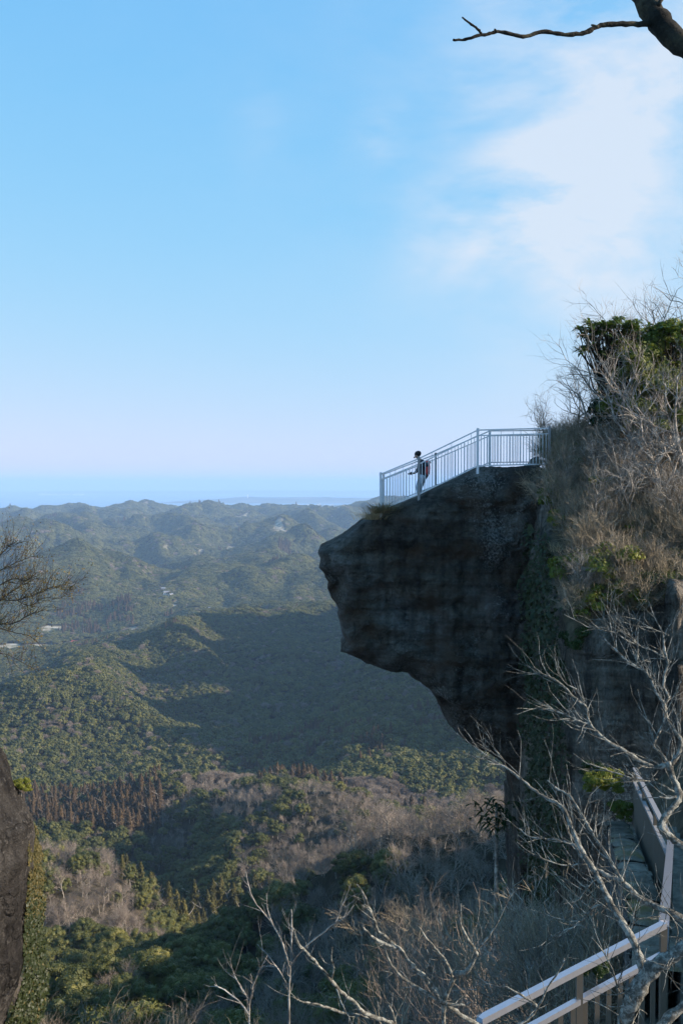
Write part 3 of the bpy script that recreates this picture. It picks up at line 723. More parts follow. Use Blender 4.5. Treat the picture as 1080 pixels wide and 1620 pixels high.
house('white_house', 258, 2390, 9, 7, 5, M['grey_roof'], 'small white house uppermost in the valley hamlet', .1)
house('farm_building', 335, 2170, 14, 7, 4, M['grey_roof'], 'low pale building alone at the edge of the mountain shadow', .1)
house('white_building', 190, 5460, 26, 12, 7, M['grey_roof'], 'long white building on the far hills before the scarred knob', .05, True)
house('white_building', 566, 5560, 34, 12, 8, M['grey_roof'], 'long white building on the hilltop beside the rock tip', .05, True)
rg = random.Random(5)
for i in range(26):
    px_ = 455 + 72 * rg.random() ** .8; d = 13000 + rg.random() * 900
    house('coast_house', px_, d, rg.uniform(25, 60), 14, rg.uniform(10, 22), M['grey_roof'], 'tiny white building of the hazy town on the coast', rg.uniform(-.3, .3), True, z=rg.uniform(18, 45), group='buildings of the hazy coastal town')
def tower(name, px, d, hgt, w, label, z=0):
    x = (px - 540) / F * d; r_ = root(name, (x, d, z), label, 'tower')
    mb = MB(); mb.tube([Vector((0, 0, hgt * t)) for t in (0, .3, .6, .92)], [w, w * .8, w * .65, w * .5], 12); mb.build('shaft', M['white_wall'], r_, True)
    mb = MB(); mb.tube([Vector((0, 0, hgt * t)) for t in (.921, .94, .97, 1.)], [w * .75, w * .8, w * .5, w * .2], 12); mb.build('cap', M['white_wall'], r_, True)
tower('white_tower', 392, 18500, 75, 9, 'slender white tower standing on the headland across the bay', 75)
tower('chimney', 72, 30000, 190, 14, 'tall pale chimney of the power station across the bay', 0)
rp = root('power_station', ((95 - 540) / F * 30000, 30000, 0), 'long low white power station on the far shore', 'power station')
for i in range(7):
    mb = MB(); mb.box((-500 + 180 * i + rg.uniform(-30, 30), 0, 22), (rg.uniform(90, 160), 90, rg.uniform(40, 60))); mb.build('hall', M['white_wall'], rp)
print('far', time.time() - T0)
EXPO = 1.0
# ------------------------------------------------------------------ rock outcrop
def fract_outline(pts, amp, seed, step=4.):
    """closed outline in photo pixels, subdivided with a ragged edge"""
    out = []
    for i in range(len(pts)):
        a, b_ = Vector(pts[i]), Vector(pts[(i + 1) % len(pts)]); L = (b_ - a).length; n = max(1, int(L / step))
        nr = Vector((-(b_ - a).y, (b_ - a).x)).normalized()
        for k in range(n):
            p = a.lerp(b_, k / n); q = Vector((p.x * .09, p.y * .09, seed))
            out.append(p + nr * amp * (mnoise.fractal(q, 1, 2, 3)) * (1 if k else .3))
    return out
OUT = [(852,735),(835,736),(800,736.5),(778,738),(761,740.5),(742,752),(717,764),(700,771),(686,777),(662,790),(642,797),(622,806),(600,813),(590,820),(578,826),(566,834),(556,842),(545,849),(532,858),(520,864),(510,869),(503,873),(501,879),(506,888),(504,897),(503,903),(512,914),(518,926),(517,938),(521,948),(527,957),(533,966),(537,971),(533,976),(536,988),(539,1000),(543,1014),(549,1024),(541,1035),(538,1040),(548,1043),(562,1050),(575,1058),(590,1064),(607,1071),(625,1075),(648,1077),(655,1084),(665,1090),(676,1096),(684,1101),(690,1108),(696,1122),(703,1138),(712,1148),(714,1162),(722,1176),(738,1190),(752,1206),(768,1215),(790,1225),(812,1240),(826,1262),(832,1300),(836,1500),(838,1900),(840,2300),(900,2300),(905,1500),(908,1150),(905,900),(900,800),(885,752),(870,738)]
DC = 32.3
ol = fract_outline(OUT, 2.2, 3.3)
poly = [Vector((p.x, p.y)) for p in ol]
PA = np.array([(p.x, p.y) for p in poly]); PBn = np.roll(PA, -1, 0)
def edge_dist(q):
    d = PBn - PA; L2 = (d ** 2).sum(1) + 1e-9; out = np.empty(len(q))
    for i in range(0, len(q), 4000):
        w_ = q[i:i+4000, None] - PA[None]; t = np.clip((w_ * d).sum(2) / L2, 0, 1)
        out[i:i+4000] = np.sqrt(((w_ - t[:, :, None] * d) ** 2).sum(2)).min(1)
    return out
def inside(q):
    r = np.zeros(len(q), bool)
    for (x1, y1), (x2, y2) in zip(PA, PBn):
        c = ((y1 > q[:, 1]) != (y2 > q[:, 1]))
        with np.errstate(divide='ignore', invalid='ignore'):
            xi = (x2 - x1) * (q[:, 1] - y1) / (y2 - y1) + x1
        r ^= c & (q[:, 0] < xi)
    return r
rg_ = np.random.RandomState(12)
gx, gy = np.meshgrid(np.arange(498, 905, 3.4), np.r_[np.arange(734, 1320, 3.4), np.arange(1322, 1500, 10), np.arange(1510, 2300, 40)])
G = np.stack([gx.ravel(), gy.ravel()], 1) + rg_.uniform(-1.2, 1.2, (gx.size, 2))
G = G[inside(G)]; ed = edge_dist(G); G = G[ed > 2.2]; ed = ed[ed > 2.2]
allp = [tuple(p) for p in poly] + [tuple(p) for p in G]
cv, ce, cf, *_r = delaunay_2d_cdt([Vector(p) for p in allp], [], [list(range(len(poly)))], 1, 1e-4)
cvn = np.array([(v.x, v.y) for v in cv]); edc = edge_dist(cvn); nb = len(cvn)
fl = mnoise.fractal
def lerp_line(px, pts): return np.interp(px, [p[0] for p in pts], [p[1] for p in pts])
UNDER = [(684, 1101), (700, 1108), (720, 1118), (745, 1135), (765, 1148), (790, 1158), (812, 1170), (830, 1176), (905, 1180)]
def face_depth(u, v, e, back):
    k = F / DC   # px per metre
    x, z = u / k, v / k
    r = 1.0 if not back else 1.6; t = min(e / k / r, 1); rnd = (1 - math.sqrt(max(0, 1 - (1 - t) ** 2))) * r
    if v > 1300: rnd *= .4
    n = .55 * fl(Vector((x * .28, z * .2, 5 + 9 * back)), 1, 2, 3) + .22 * fl(Vector((x * .9, z * 1.1, 2)), 1, 2, 4)
    strata = .07 * fl(Vector((x * .25, z * 3.2, 8)), 1, 2, 4) + .16 * abs(fl(Vector((x * .35, z * 1.3, 3)), 1, 2, 3)) + .1 * abs(fl(Vector((x * 1.4, z * .35, 6)), 1, 2, 3)); sz_ = (z * .9 + .5 * fl(Vector((x * .3, z * .4, 7)), 1, 2, 2)) % 1.; strata += .09 * (sz_ - (1 if sz_ > .93 else 0) * (sz_ - .93) / .07)
    fine = .07 * fl(Vector((x * 4.5, z * 4.5, 1)), .9, 2, 3)
    d = n + strata + fine
    # hollows on the nose of the rock, ledge lines and the recessed undercut
    for hx, hy, hr, hd in ((530, 940, 11, .55), (537, 925, 8, .3), (600, 860, 40, .18), (745, 1000, 26, .22), (690, 1010, 22, .15), (825, 1045, 12, .25), (560, 985, 14, .2), (800, 900, 30, .15), (640, 950, 30, .15)):
        d += hd * math.exp(-((u - hx) / hr) ** 2 - ((v - hy) / (hr * 1.3)) ** 2)
    for ly, la, lx in ((1042, .12, 820), (1088, .14, 815), (1120, .12, 790), (960, .08, 720), (880, .07, 640)):
        d += la * math.exp(-((v - ly - 4 * math.sin(u * .05)) / 2.4) ** 2) * math.exp(-((u - lx) / 50) ** 2)
    if u > 684 and not back:
        ly = lerp_line(u, UNDER); q = (v - ly - 5 * fl(Vector((x * 2, 0, 4)), 1, 2, 3))
        if q > 0: d += min(q / 6, 1) * (1.1 + .3 * min(q / 60, 1)) * min((u - 684) / 30, 1) * (1 - .7 * max(0, min((v - 1250) / 80, 1)))
    # quarried groove where the face meets the ivied wall
    d += .35 * (1 / (1 + math.exp(-(u - 842) / 2.5)))
    return (DC + rnd + d) if not back else (DC + 5.6 - rnd * 1.2 - n)
def wpt(u, v, dep):
    p = W(u, v, DC); return Vector((p.x, dep, p.z))
mb = MB()
for i in range(nb): mb.v.append(wpt(cvn[i, 0], cvn[i, 1], face_depth(cvn[i, 0], cvn[i, 1], edc[i], 0)))
front_f = [tuple(f) for f in cf]
# orient: image y is down, the front faces the camera
mb.f += [f for f in front_f]
for i in range(nb): mb.v.append(wpt(cvn[i, 0], cvn[i, 1], face_depth(cvn[i, 0], cvn[i, 1], edc[i], 1)))
mb.f += [tuple(j + nb for j in f[::-1]) for f in front_f]
from collections import Counter
ec = {}
for f in front_f:
    for a, b_ in zip(f, f[1:] + f[:1]): ec[(a, b_)] = 1
bound = [(a, b_) for (a, b_) in ec if (b_, a) not in ec]
LAY = 12; lay = {}
for a, b_ in bound:
    for i in (a, b_):
        if i in lay: continue
        d0, d1 = mb.v[i].y, mb.v[i + nb].y; ids = [i]
        for k in range(1, LAY):
            t = k / LAY; u, v = cvn[i]; dp = d0 + (d1 - d0) * t
            q = fl(Vector((u * .04, v * .04, dp * .8)), 1, 2, 4) * 4.0 * math.sin(math.pi * t)
            c = Vector((u - 700, v - 950)).normalized(); top = v < 812
            ids.append(len(mb.v)); mb.v.append(wpt(u - c.x * abs(q) * 1.0, v + (abs(q) * .5 if top else -c.y * abs(q)), dp))
        ids.append(i + nb); lay[i] = ids
for a, b_ in bound:
    A_, B_ = lay[a], lay[b_]
    for k in range(LAY): mb.f.append((A_[k], A_[k+1], B_[k+1], B_[k]))
rock = mb.build('rock_outcrop', M['cliff'])
bm_ = __import__('bmesh').new(); bm_.from_mesh(rock.data); __import__('bmesh').ops.recalc_face_normals(bm_, faces=bm_.faces); bm_.to_mesh(rock.data); bm_.free()
rock.data.polygons.foreach_set('use_smooth', [True] * len(rock.data.polygons))
tag(rock, 'huge dark overhanging rock outcrop jutting over the valley under the railed lookout', 'rock outcrop')
print('rock', time.time() - T0)
kk = F / DC
TOPL = [(p[0], p[1]) for p in OUT[:23]][::-1]
def topz(x):
    """height of the outcrop's upper surface at world x"""
    u = 540 + x * kk; v = float(np.interp(u, [p[0] for p in TOPL], [p[1] for p in TOPL])); return W(u, v, DC).z
# ------------------------------------------------------------------ ivied wall, cut rock face and brushy hillside
XL, YF = 5.85, 26.5
def wall_ribbon(name, path, ztop, zbot, mt, amp, label, cat, nz=90, seed=0, foot=None):
    """rock wall along a plan path with a displaced surface; path: list of (x,y)"""
    pts = []
    for (a, b_) in zip(path, path[1:]):
        a, b_ = Vector(a), Vector(b_); n = max(2, int((b_ - a).length / .14))
        for k in range(n): pts.append(a.lerp(b_, k / n))
    pts.append(Vector(path[-1])); mb = MB(); n = len(pts)
    for i, p in enumerate(pts):
        t = (pts[min(i + 3, n - 1)] - pts[max(i - 3, 0)]).normalized(); nr = Vector((-t.y, t.x))   # left of travel
        zt = ztop(p.x, p.y)
        for j in range(nz + 1):
            f = j / nz; z = zt + (zbot - zt) * (f ** 1.6)
            q = Vector((p.x, p.y, z + seed * 10)); d = -amp * fl(q * .5, 1, 2, 5) - amp * .35 * fl(Vector((q.x * .4, q.y * .4, q.z * 2.6)), 1, 2, 4)
            rr = max(0, 1 - (zt - z) / .5); d += (1 - math.sqrt(max(0, 1 - rr * rr))) * .5
            mb.v.append(Vector((p.x, p.y, z)) + Vector((nr.x, nr.y, 0)) * d)
    for i in range(n - 1):
        for j in range(nz):
            a = i * (nz + 1) + j; mb.f.append((a, a + 1, a + nz + 2, a + nz + 1))
    return mb
def hill_z(x, y):
    t = min(1, max(0, (y - YF) / (34 - YF))); z = (CZ - 3.6) + 4.4 * (t ** .8) + .13 * (x - XL) + .25 * fl(Vector((x * .5, y * .5, 0)), 1, 2, 4)
    if y > 34: z -= .02 * (y - 34) ** 1.6
    return z
mb = wall_ribbon('cut_rock_face', [(XL + .2, 36), (XL, 33), (XL, YF + .5), (XL + .35, YF), (7.3, YF - .1), (8.2, YF - .9), (9.2, YF - .6), (10.5, 25.4), (12, 25.2), (17, 24.6)], lambda x, y: hill_z(x, max(y, YF + .01)) + (.9 if x > 7.9 else 0), CZ - 40, M['cut_rock'], .32, '', '')
o = mb.build('cut_rock_face', M['cut_rock'], smooth=True)
tag(o, 'grey quarried rock face with pick marks below the brushy slope behind the stair fence', 'rock face')
mb = MB(); nx_, ny_ = 70, 60
for j in range(ny_ + 1):
    for i in range(nx_ + 1):
        y = YF - .05 + 24 * (j / ny_) ** 1.2; x = max(XL - .1, (862 - 540) / F * y) + 22 * (i / nx_) ** 1.3
        if y < YF + .3 and x > 7.9: y -= 0.
        z = hill_z(x, y); e = max(0, min((x - max(XL - .1, (862 - 540) / F * y)) / .6, (y - YF + .05) / .6, 1)); z -= .45 * (1 - math.sqrt(1 - (1 - e) ** 2))
        mb.v.append(Vector((x, y, z)))
for j in range(ny_):
    for i in range(nx_): a = j * (nx_ + 1) + i; mb.f.append((a, a + 1, a + nx_ + 2, a + nx_ + 1))
tag(mb.build('hill', M['earth'], smooth=True), 'brushy hilltop slope above the cut rock', 'slope', kind='structure')
# boulder crowning the cut face near (1050,1000)
def boulder(name, c, sz, mt, label, seed, cat='boulder', sub=5, amp=.22, parent=None):
    bm = __import__('bmesh').new(); __import__('bmesh').ops.create_icosphere(bm, subdivisions=sub, radius=1)
    for v in bm.verts:
        p = v.co.copy(); q = p * 1.3 + Vector((seed, 0, 0)); k = 1 + amp * fl(q, 1, 2, 4) + .05 * fl(q * 5, 1, 2, 3)
        v.co = Vector((p.x * sz[0] * k, p.y * sz[1] * k, p.z * sz[2] * k))
    me = bpy.data.meshes.new(name); bm.to_mesh(me); bm.free()
    return tag(link(name, me, mt, parent, True, c), label, cat)
boulder('boulder', W(1062, 1020, 26.6), (1.05, .8, 1.1), M['cut_rock'], 'rounded grey boulder bulging at the top of the cut rock face', 4)

# ivy on the wall beside the outcrop
rg_ = np.random.RandomState(21); n = 9000
yy = rg_.uniform(YF - .1, 31.6, n); zz = rg_.uniform(CZ - 15, CZ - 3.0, n)
zt = np.array([hill_z(XL, a) for a in yy]); zz = zt + (zz - (CZ - 3)) * 1.05 - .1
ok = (rg_.uniform(0, 1, n) < np.clip((31.2 - yy) * 1.2 + perlin(yy * .8, zz * .5) * 2, .04, 1)); yy, zz = yy[ok], zz[ok]
c = np.stack([XL - .2 - rg_.uniform(0, .35, len(yy)) + .25 * perlin(yy * .7, zz * .7), yy, zz], 1)
lv = leafs(rg_, c, np.tile([-1, -.4, .5], (len(c), 1)), .13, .8, .5)
tag(link('ivy', np_mesh('ivy', lv, quads(lv)), M['ivy']), 'dark ivy hanging down the wall between the outcrop and the cut rock', 'ivy', kind='stuff')

# ------------------------------------------------------------------ bare trees and shrubs on the hilltop
def place(name, protos, i, loc, rz, sc_, label, cat, group=None, parts=('crown', 'trunk'), tilt=(0, 0)):
    r_ = root(name, loc, label, cat, group, rz); r_.scale = (sc_,) * 3 if isinstance(sc_, (int, float)) else sc_
    r_.rotation_euler = (tilt[0], tilt[1], rz)
    for nm, me in zip(parts, protos[i % len(protos)]):
        if me is None: continue
        c = bpy.data.objects.new(nm, me); COL.objects.link(c); c.parent = r_
    return r_
SP_HILL = [(6, .13, .03, 6, .68, .7, 7), (6, .2, .05, 6, .64, .75, 5), (5, .24, .05, 6, .58, .7, 4), (4, .26, .04, 4, .55, .7, 3), (2, .2, .04, 0, 0, 0, 3)]
SP_BRUSH = [(4, .14, .07, 6, .8, .45, 4), (4, .18, .05, 6, .62, .6, 3), (3, .22, .04, 5, .55, .6, 3), (2, .2, .03, 0, 0, 0, 3)]
HILL = []
for s in range(5):
    a, b_ = bare_proto(200 + s, 6.2, .11, SP_HILL); ma, mb2 = mesh_of(b_, 'crown'), mesh_of(a, 'trunk'); ma.materials.append(M['bark_grey']); mb2.materials.append(M['bark_grey']); HILL.append((ma, mb2))
BRUSH = []
for s in range(5):
    MINR = .006; a, b_ = bare_proto(220 + s, 3.0, .03, SP_BRUSH, stems=4); MINR = .004; ma, mb2 = mesh_of(b_, 'branches'), mesh_of(a, 'stem'); ma.materials.append(M['bark_grey'] if s % 2 else M['twig_brown']); mb2.materials.append(M['bark_grey']); BRUSH.append((ma, mb2))
def on_hill(px, d): x = (px - 540) / F * d; return (x, d, hill_z(x, d) - .05)
HT = [ # px, depth, scale, proto, label
 (905, 35.5, .62, 0, 'small leafless tree leaning toward the railing at the end of the platform'),
 (868, 36.5, .42, 1, 'lowest twiggy tree hard against the end of the platform railing'),
 (935, 34.5, .72, 2, 'leafless tree with grey crooked limbs nearest the platform on the brow'),
 (955, 37.0, .75, 3, 'slender bare tree rising behind the brow under the rosette leaved branches'),
 (985, 34.0, .8, 4, 'bare tree with pale tangled twigs in front of the bright green bush'),
 (1015, 31.5, .85, 1, 'bare tree with lit white limbs at mid brow beside the green bush'),
 (1040, 36.0, .85, 2, 'tall thin bare tree standing behind the green bush on the brow'),
 (1062, 33.0, .98, 3, 'bare tree on the brow rising through the second rosette leaved evergreen'),
 (1085, 30.0, .9, 0, 'thick limbed bare tree cut by the edge of the view above the slope'),
 (1100, 34.0, 1.15, 4, 'bare tree whose topmost twigs reach into the sky beside the frame edge'),
 (1050, 29.5, .7, 2, 'crooked low bare tree half way down the brushy slope'),
 (930, 31.0, .4, 4, 'small forked grey tree low on the brow below the platform end'), (1000, 29.2, .42, 1, 'spreading pale twigged tree above the yellow green bushes on the slope'), (1045, 28.6, .45, 3, 'tangled low tree above the grey boulder'), (950, 28.8, .36, 2, 'stunted bare tree leaning out above the ivied corner'), (1075, 31.5, .6, 1, 'crooked bare tree against the frame edge half way up the slope'), (1010, 33.5, .6, 2, 'bare tree with whitened limbs under the tall green bush'),
 (975, 30.5, .55, 3, 'thin bare sapling in the brush just above the steep ivy wall')]
for i, (px_, d, s, k, lab) in enumerate(HT):
    place('bare_tree', HILL, k, on_hill(px_, d), i * 1.9, s, lab, 'tree')
rg = random.Random(9)
for i in range(76):
    d = 27.0 + 8.5 * rg.random() ** 1.2; px_ = rg.uniform(max(540 + 6.05 / d * F, 866 if d > 31.5 else 0), 1105)
    x, y, z = on_hill(px_, d); row = 'lower' if d < 29.5 else 'middle' if d < 32.5 else 'upper'
    place('brush_shrub', BRUSH, i, (x, y, z), rg.uniform(0, 6), rg.uniform(.25, .55), f'leafless twiggy shrub in the tangled brush on the {row} part of the rocky brow', 'shrub', 'twiggy shrubs tangled over the rocky brow', ('branches', 'stem'))
# leafy bushes
def bush_mesh(seed, Rx, Rz, K, per, size, cr, mt, core=.7):
    me = join('foliage', broad_crown(seed, Rx, Rz, Rz * .9, K, per, size, cr, core_k=core * .8, hub=.5)); me.materials.append(mt); return me
BUSH = [bush_mesh(300, 1.25, 1.5, 30, 190, .13, .42, M['yellow_green']), bush_mesh(301, .8, .7, 20, 190, .085, .28, M['yellow_green']), bush_mesh(302, .9, .7, 22, 190, .085, .3, M['dark_green']), bush_mesh(303, .7, .35, 10, 90, .11, .22, M['yellow_green'], .3)]
stem = mesh_of(trunk_mb(1.0, .04, 3), 'stem'); stem.materials.append(M['bark_grey'])
for px_, py_, d, k, s, lab in ((1015, 618, 32.6, 0, 1.0, 'tall bright yellow green bush glowing behind the bare limbs on the brow'), (1068, 600, 33, 0, 1.1, 'second tall green bush beside the frame edge behind the bare trees'), (1038, 655, 31.8, 0, .75, 'yellow green bush tangled in pale limbs just under the tall bright bush'), (985, 665, 34, 2, 1.2, 'dark green bush low behind the tangle under the tall bright bush'), (1035, 690, 35, 2, 1.2, 'dark green bush at the foot of the thick pale limbs'),
        (945, 770, 31.0, 3, .62, 'upper spray of yellow green leaves among the bare brush on the brow'), (960, 795, 30, 3, .5, 'small spray of yellow green leaves just below the upper one on the brow'), (912, 718, 33.5, 3, .4, 'little green sprig beside the end of the platform railing'),
        (968, 915, 27.6, 1, 1.2, 'round yellow green bush at the crest of the cut rock face'), (1008, 920, 27.6, 2, 1.0, 'dark leafy bush beside the round yellow green bush over the cut rock'), (1050, 925, 27.6, 1, .9, 'green leafy bush near the boulder over the cut rock'), (925, 1010, 26.9, 2, .6, 'small green clump hanging over the corner of the cut rock')):
    p = W(px_, py_, d); me = BUSH[k]; hgt = {0: 1.5 * .9, 1: .63, 2: .63, 3: .3}[k] * s
    r_ = root('leafy_bush', (p.x, p.y, p.z - hgt), lab, 'bush', None, px_ * .7); r_.scale = (s,) * 3
    c = bpy.data.objects.new('foliage', me); COL.objects.link(c); c.parent = r_
    st = MB(); st.tube([Vector((0, 0, hgt / s)), Vector((.05, 0, .1)), Vector((0, .05, (hill_z(p.x, p.y) - (p.z - hgt)) / s - .1))], [.03, .04, .05], 6); st.build('stem', M['bark_grey'], r_)
# rosette-leaved evergreen against the sky
M['rosette'] = leaf_mat('rosette leaves', [(.0, (.03, .06, .012)), (.6, (.07, .11, .02)), (1, (.2, .22, .05))], .35, .4)
def rosette_tree(name, base, tips, label, seed):
    rn = np.random.RandomState(seed); r_ = root(name, base, label, 'tree'); mb = MB(); lf = MB(); B0 = Vector(base)
    hub = Vector((0, 0, 0)); cen = sum((Vector(t) for t in tips), Vector()) / len(tips) - B0
    main, _ = curve_path(rn, Vector((0, 0, -.3)), cen, cen.length * .62, 6, .07, .02); mb.tube(main, [.11, .1, .09, .08, .075, .07, .06], 7)
    for t in tips:
        p = Vector(t) - B0; s = main[rn.randint(3, 7)]; mid = s.lerp(p, .55) + Vector((rn.normal(0, .1), rn.normal(0, .1), -.12 * (p - s).length))
        mb.tube([s, mid, p], [.035, .025, .014], 4)
        ax = (p - mid).normalized() + Vector((0, 0, .6))
        for k in range(15):
            a = rn.uniform(0, 6.283); L = rn.uniform(.2, .34); o1 = Vector((math.cos(a), math.sin(a), rn.uniform(-.25, .7))).normalized()
            sd = o1.cross(Vector((0, 0, 1))).normalized(); q = [p, p + o1 * L * .55 + Vector((0, 0, .02)), p + o1 * L - Vector((0, 0, .05))]
            w_ = L * .16; b0 = len(lf.v); lf.v += [q[0] - sd * .008, q[0] + sd * .008, q[1] - sd * w_, q[1] + sd * w_, q[2]]; lf.f += [(b0, b0+1, b0+3, b0+2), (b0+2, b0+3, b0+4)]
    mb.build('trunk', M['bark_dark'], r_, True); lf.build('foliage', M['rosette'], r_)
rt = []
rg = random.Random(4)
for (x0, y0, x1, y1, k) in ((912, 520, 935, 540, 9), (914, 545, 930, 560, 5), (930, 510, 965, 530, 16), (960, 502, 1000, 522, 18), (925, 536, 950, 552, 4), (960, 528, 985, 545, 8), (985, 505, 1010, 530, 8), (945, 558, 965, 568, 4), (985, 540, 1005, 555, 5)):
    for _ in range(int(k * 1.3)): rt.append(tuple(W(rg.uniform(x0, x1), rg.uniform(y0, y1), rg.uniform(31.5, 33))))
rosette_tree('evergreen_tree', on_hill(985, 34), rt, 'evergreen tree with rosettes of long leaves spreading flat against the sky above the brow', 6)
rt = [tuple(W(rg.uniform(a, b_), rg.uniform(c, d), rg.uniform(31.5, 33.5))) for (a, b_, c, d, k) in ((1025, 1060, 512, 535, 16), (1055, 1100, 516, 560, 22), (1015, 1040, 525, 560, 8), (1050, 1100, 570, 600, 12)) for _ in range(k)]
rosette_tree('evergreen_tree', on_hill(1062, 35), rt, 'second rosette leaved evergreen tree cut by the frame edge above the brow', 7)
# grass tufts
def tuft(name, loc, n, L, spread, mt, label, cat='grass tuft', group=None, lean=(0, 0), seed=1, w=.012):
    rn = random.Random(seed); mb = MB()
    for i in range(n):
        a = rn.uniform(0, 6.283); r0 = abs(rn.gauss(0, spread * .3)); p = Vector((math.cos(a) * r0, math.sin(a) * r0, 0)); l = L * rn.uniform(.45, 1.1)
        d = Vector((math.cos(a) * rn.uniform(.1, .9) + lean[0], math.sin(a) * rn.uniform(.1, .9) + lean[1], 1)).normalized(); pts = [p]
        for k in range(5):
            d = (d + Vector((math.cos(a) * .22 + lean[0] * .3, math.sin(a) * .22, -.28 * (k > 0)))).normalized(); p = p + d * l / 5; pts.append(p)
        mb.blade(pts, w, Vector((-math.sin(a + .4), math.cos(a + .4), 0)))
    o = mb.build(name, mt, loc=loc); return tag(o, label, cat, group)
for i, (u, v, d, L, n, lab) in enumerate(((600, 822, 32.7, .85, 420, 'thick dry grass tuft around the outermost railing post'), (588, 828, 32.5, .75, 300, 'dry grass tuft hanging over the rock lip beyond the railing'), (612, 812, 32.8, .62, 260, 'dry grass tuft at the inner side of the first railing post'))):
    p = W(u, v, d); p.z = topz(p.x) + .0 if u > 590 else p.z + .12; tuft('grass_tuft', p, n, L, .8, M['dry_grass'], lab, seed=i + 3)
rg = random.Random(31)
for i in range(60):
    d = rg.uniform(26.9, 32); px_ = rg.uniform(905 + max(0, 31 - d) * 3, 1100); x, y, z = on_hill(px_, d)
    tuft('grass_tuft', (x, y, z - .05), 46, rg.uniform(.6, 1.3), .9, M['dry_grass'], 'straw coloured grass tuft between the shrubs on the rocky brow', group='grass tufts on the rocky brow', seed=100 + i, w=.014)
# low undergrowth covering the brow
uc = bpy.data.collections.new('undergrowth_sources'); rn = random.Random(5); k_ = 0
for s in range(3):
    a, b_ = bare_proto(500 + s, 1.3, .012, SP_BRUSH, stems=3); me = mesh_of(b_, 'u'); me.materials.append(M['twig_brown']); o = bpy.data.objects.new('under_%d' % k_, me); uc.objects.link(o); k_ += 1
for s in range(2):
    g = MB()
    for i in range(40):
        a = rn.uniform(0, 6.283); p = Vector((rn.gauss(0, .12), rn.gauss(0, .12), 0)); L = rn.uniform(.3, .7); d = Vector((math.cos(a) * .5, math.sin(a) * .5, 1)).normalized(); pts = [p]
        for q in range(4): d = (d + Vector((math.cos(a) * .2, math.sin(a) * .2, -.25 * (q > 0)))).normalized(); p = p + d * L / 4; pts.append(p)
        g.blade(pts, .012, Vector((-math.sin(a), math.cos(a), 0)))
    me = mesh_of(g, 'u'); me.materials.append(M['dry_grass']); o = bpy.data.objects.new('under_%d' % k_, me); uc.objects.link(o); k_ += 1
lv = broad_crown(7, .3, .22, .2, 8, 60, .07, .14, core=False); me = join('u', lv); me.materials.append(M['yellow_green']); uc.objects.link(bpy.data.objects.new('under_%d' % k_, me))
rn_ = np.random.RandomState(15); n = 2000; yy = YF + .05 + 9.5 * rn_.uniform(0, 1, n) ** 1.2; xx = XL + .05 + rn_.uniform(0, 1, n) ** .8 * 8
ok_ = (yy < 32) | (xx / yy * F + 540 > 862); xx, yy = xx[ok_], yy[ok_]; n = len(xx)
Pz = np.array([(x, y, hill_z(x, y) - .05) for x, y in zip(xx, yy)]); pk = rn_.choice([0, 1, 2, 3, 4, 5], n, p=[.09, .09, .08, .26, .26, .22]); z0 = np.zeros(n); s_ = rn_.uniform(.6, 1.3, n)
scatter('undergrowth', 'dry brambles and grass covering the rocky brow', Pz, pk, np.stack([z0, z0, rn_.uniform(0, 6.28, n)], 1), np.stack([s_] * 3, 1), uc)
for i in range(9):
    x = (762 + i * 10 - 540) / kk * 1.12; tuft('grass_tuft', (x, 37.2, topz(x * .9) - .03), 60, .16, .5, M['dry_grass'], 'low row of dead grass along the foot of the far platform railing', group='dead grass under the far platform railing', seed=60 + i, w=.01)

# ------------------------------------------------------------------ lookout railings
def railing(name, pts, label, zoff=0, post_idx=(), hgt=1.27, end_post=True):
    """pts: ground points; a post at each; hand rail, middle rail, bottom rail and balusters between"""
    r_ = root(name, pts[0], label, 'railing'); B0 = Vector(pts[0]); pts = list(pts); P_ = [Vector(p) - B0 for p in pts]; U = Vector((0, 0, 1))
    for i, p in enumerate(P_ if end_post else []):
        mb = MB(); w_ = .075; mb.bar(p - U * .15, p + U * (hgt + (.02)), w_, w_); mb.build('post', M['steel' if i % 2 == 0 else 'dull_steel'], r_)
    for i, (a, b_) in enumerate(zip(P_, P_[1:])):
        mb = MB(); mb.bar(a + U * (hgt - .04), b_ + U * (hgt - .04), .045, .04); mb.build('hand_rail', M['steel'], r_)
        mb = MB(); mb.bar(a + U * (hgt - .21), b_ + U * (hgt - .21), .035, .035); mb.build('middle_rail', M['steel'], r_)
        mb = MB(); mb.bar(a + U * .11, b_ + U * .11, .04, .04); mb.build('bottom_rail', M['steel'], r_)
        L = (b_ - a).length; n = max(2, round(math.hypot((b_ - a).x, (b_ - a).y) / .1))
        for k in range(1, n):
            q = a.lerp(b_, k / n); mb = MB(); mb.bar(q + U * .13, q + U * (hgt - .227), .021, .021); mb.build('baluster', M['steel'], r_)
            if k % max(3, n // 3) == n // 6 + 1: mb = MB(); mb.bar(q + U * (hgt - .193), q + U * (hgt - .06), .016, .016); mb.build('rail_stub', M['steel'], r_)
    return r_
def gp(px, py, d): return tuple(W(px, py, d))
NEARP = [(602, 812, 33.0), (662, 787.5, 33.0), (755, 742.5, 33.0), (868, 739.5, 33.0)]
FARP = [(606.5, 805, 37.4), (688.5, 773.5, 37.4), (774, 736.5, 37.4), (872, 735.5, 37.4)]
railing('railing', [gp(*p) for p in NEARP], 'galvanised railing along the near edge of the rock, sloping then level')
railing('railing', [gp(*p) for p in FARP], 'galvanised railing along the far edge of the rock behind the person')
a, b_ = W(602, 812, 33.0), W(606.5, 805, 37.4)
railing('railing', [a + Vector((-.02, .12, 0)), b_ + Vector((-.02, -.12, 0))], 'short end railing across the tip of the lookout joining both long railings', end_post=False)

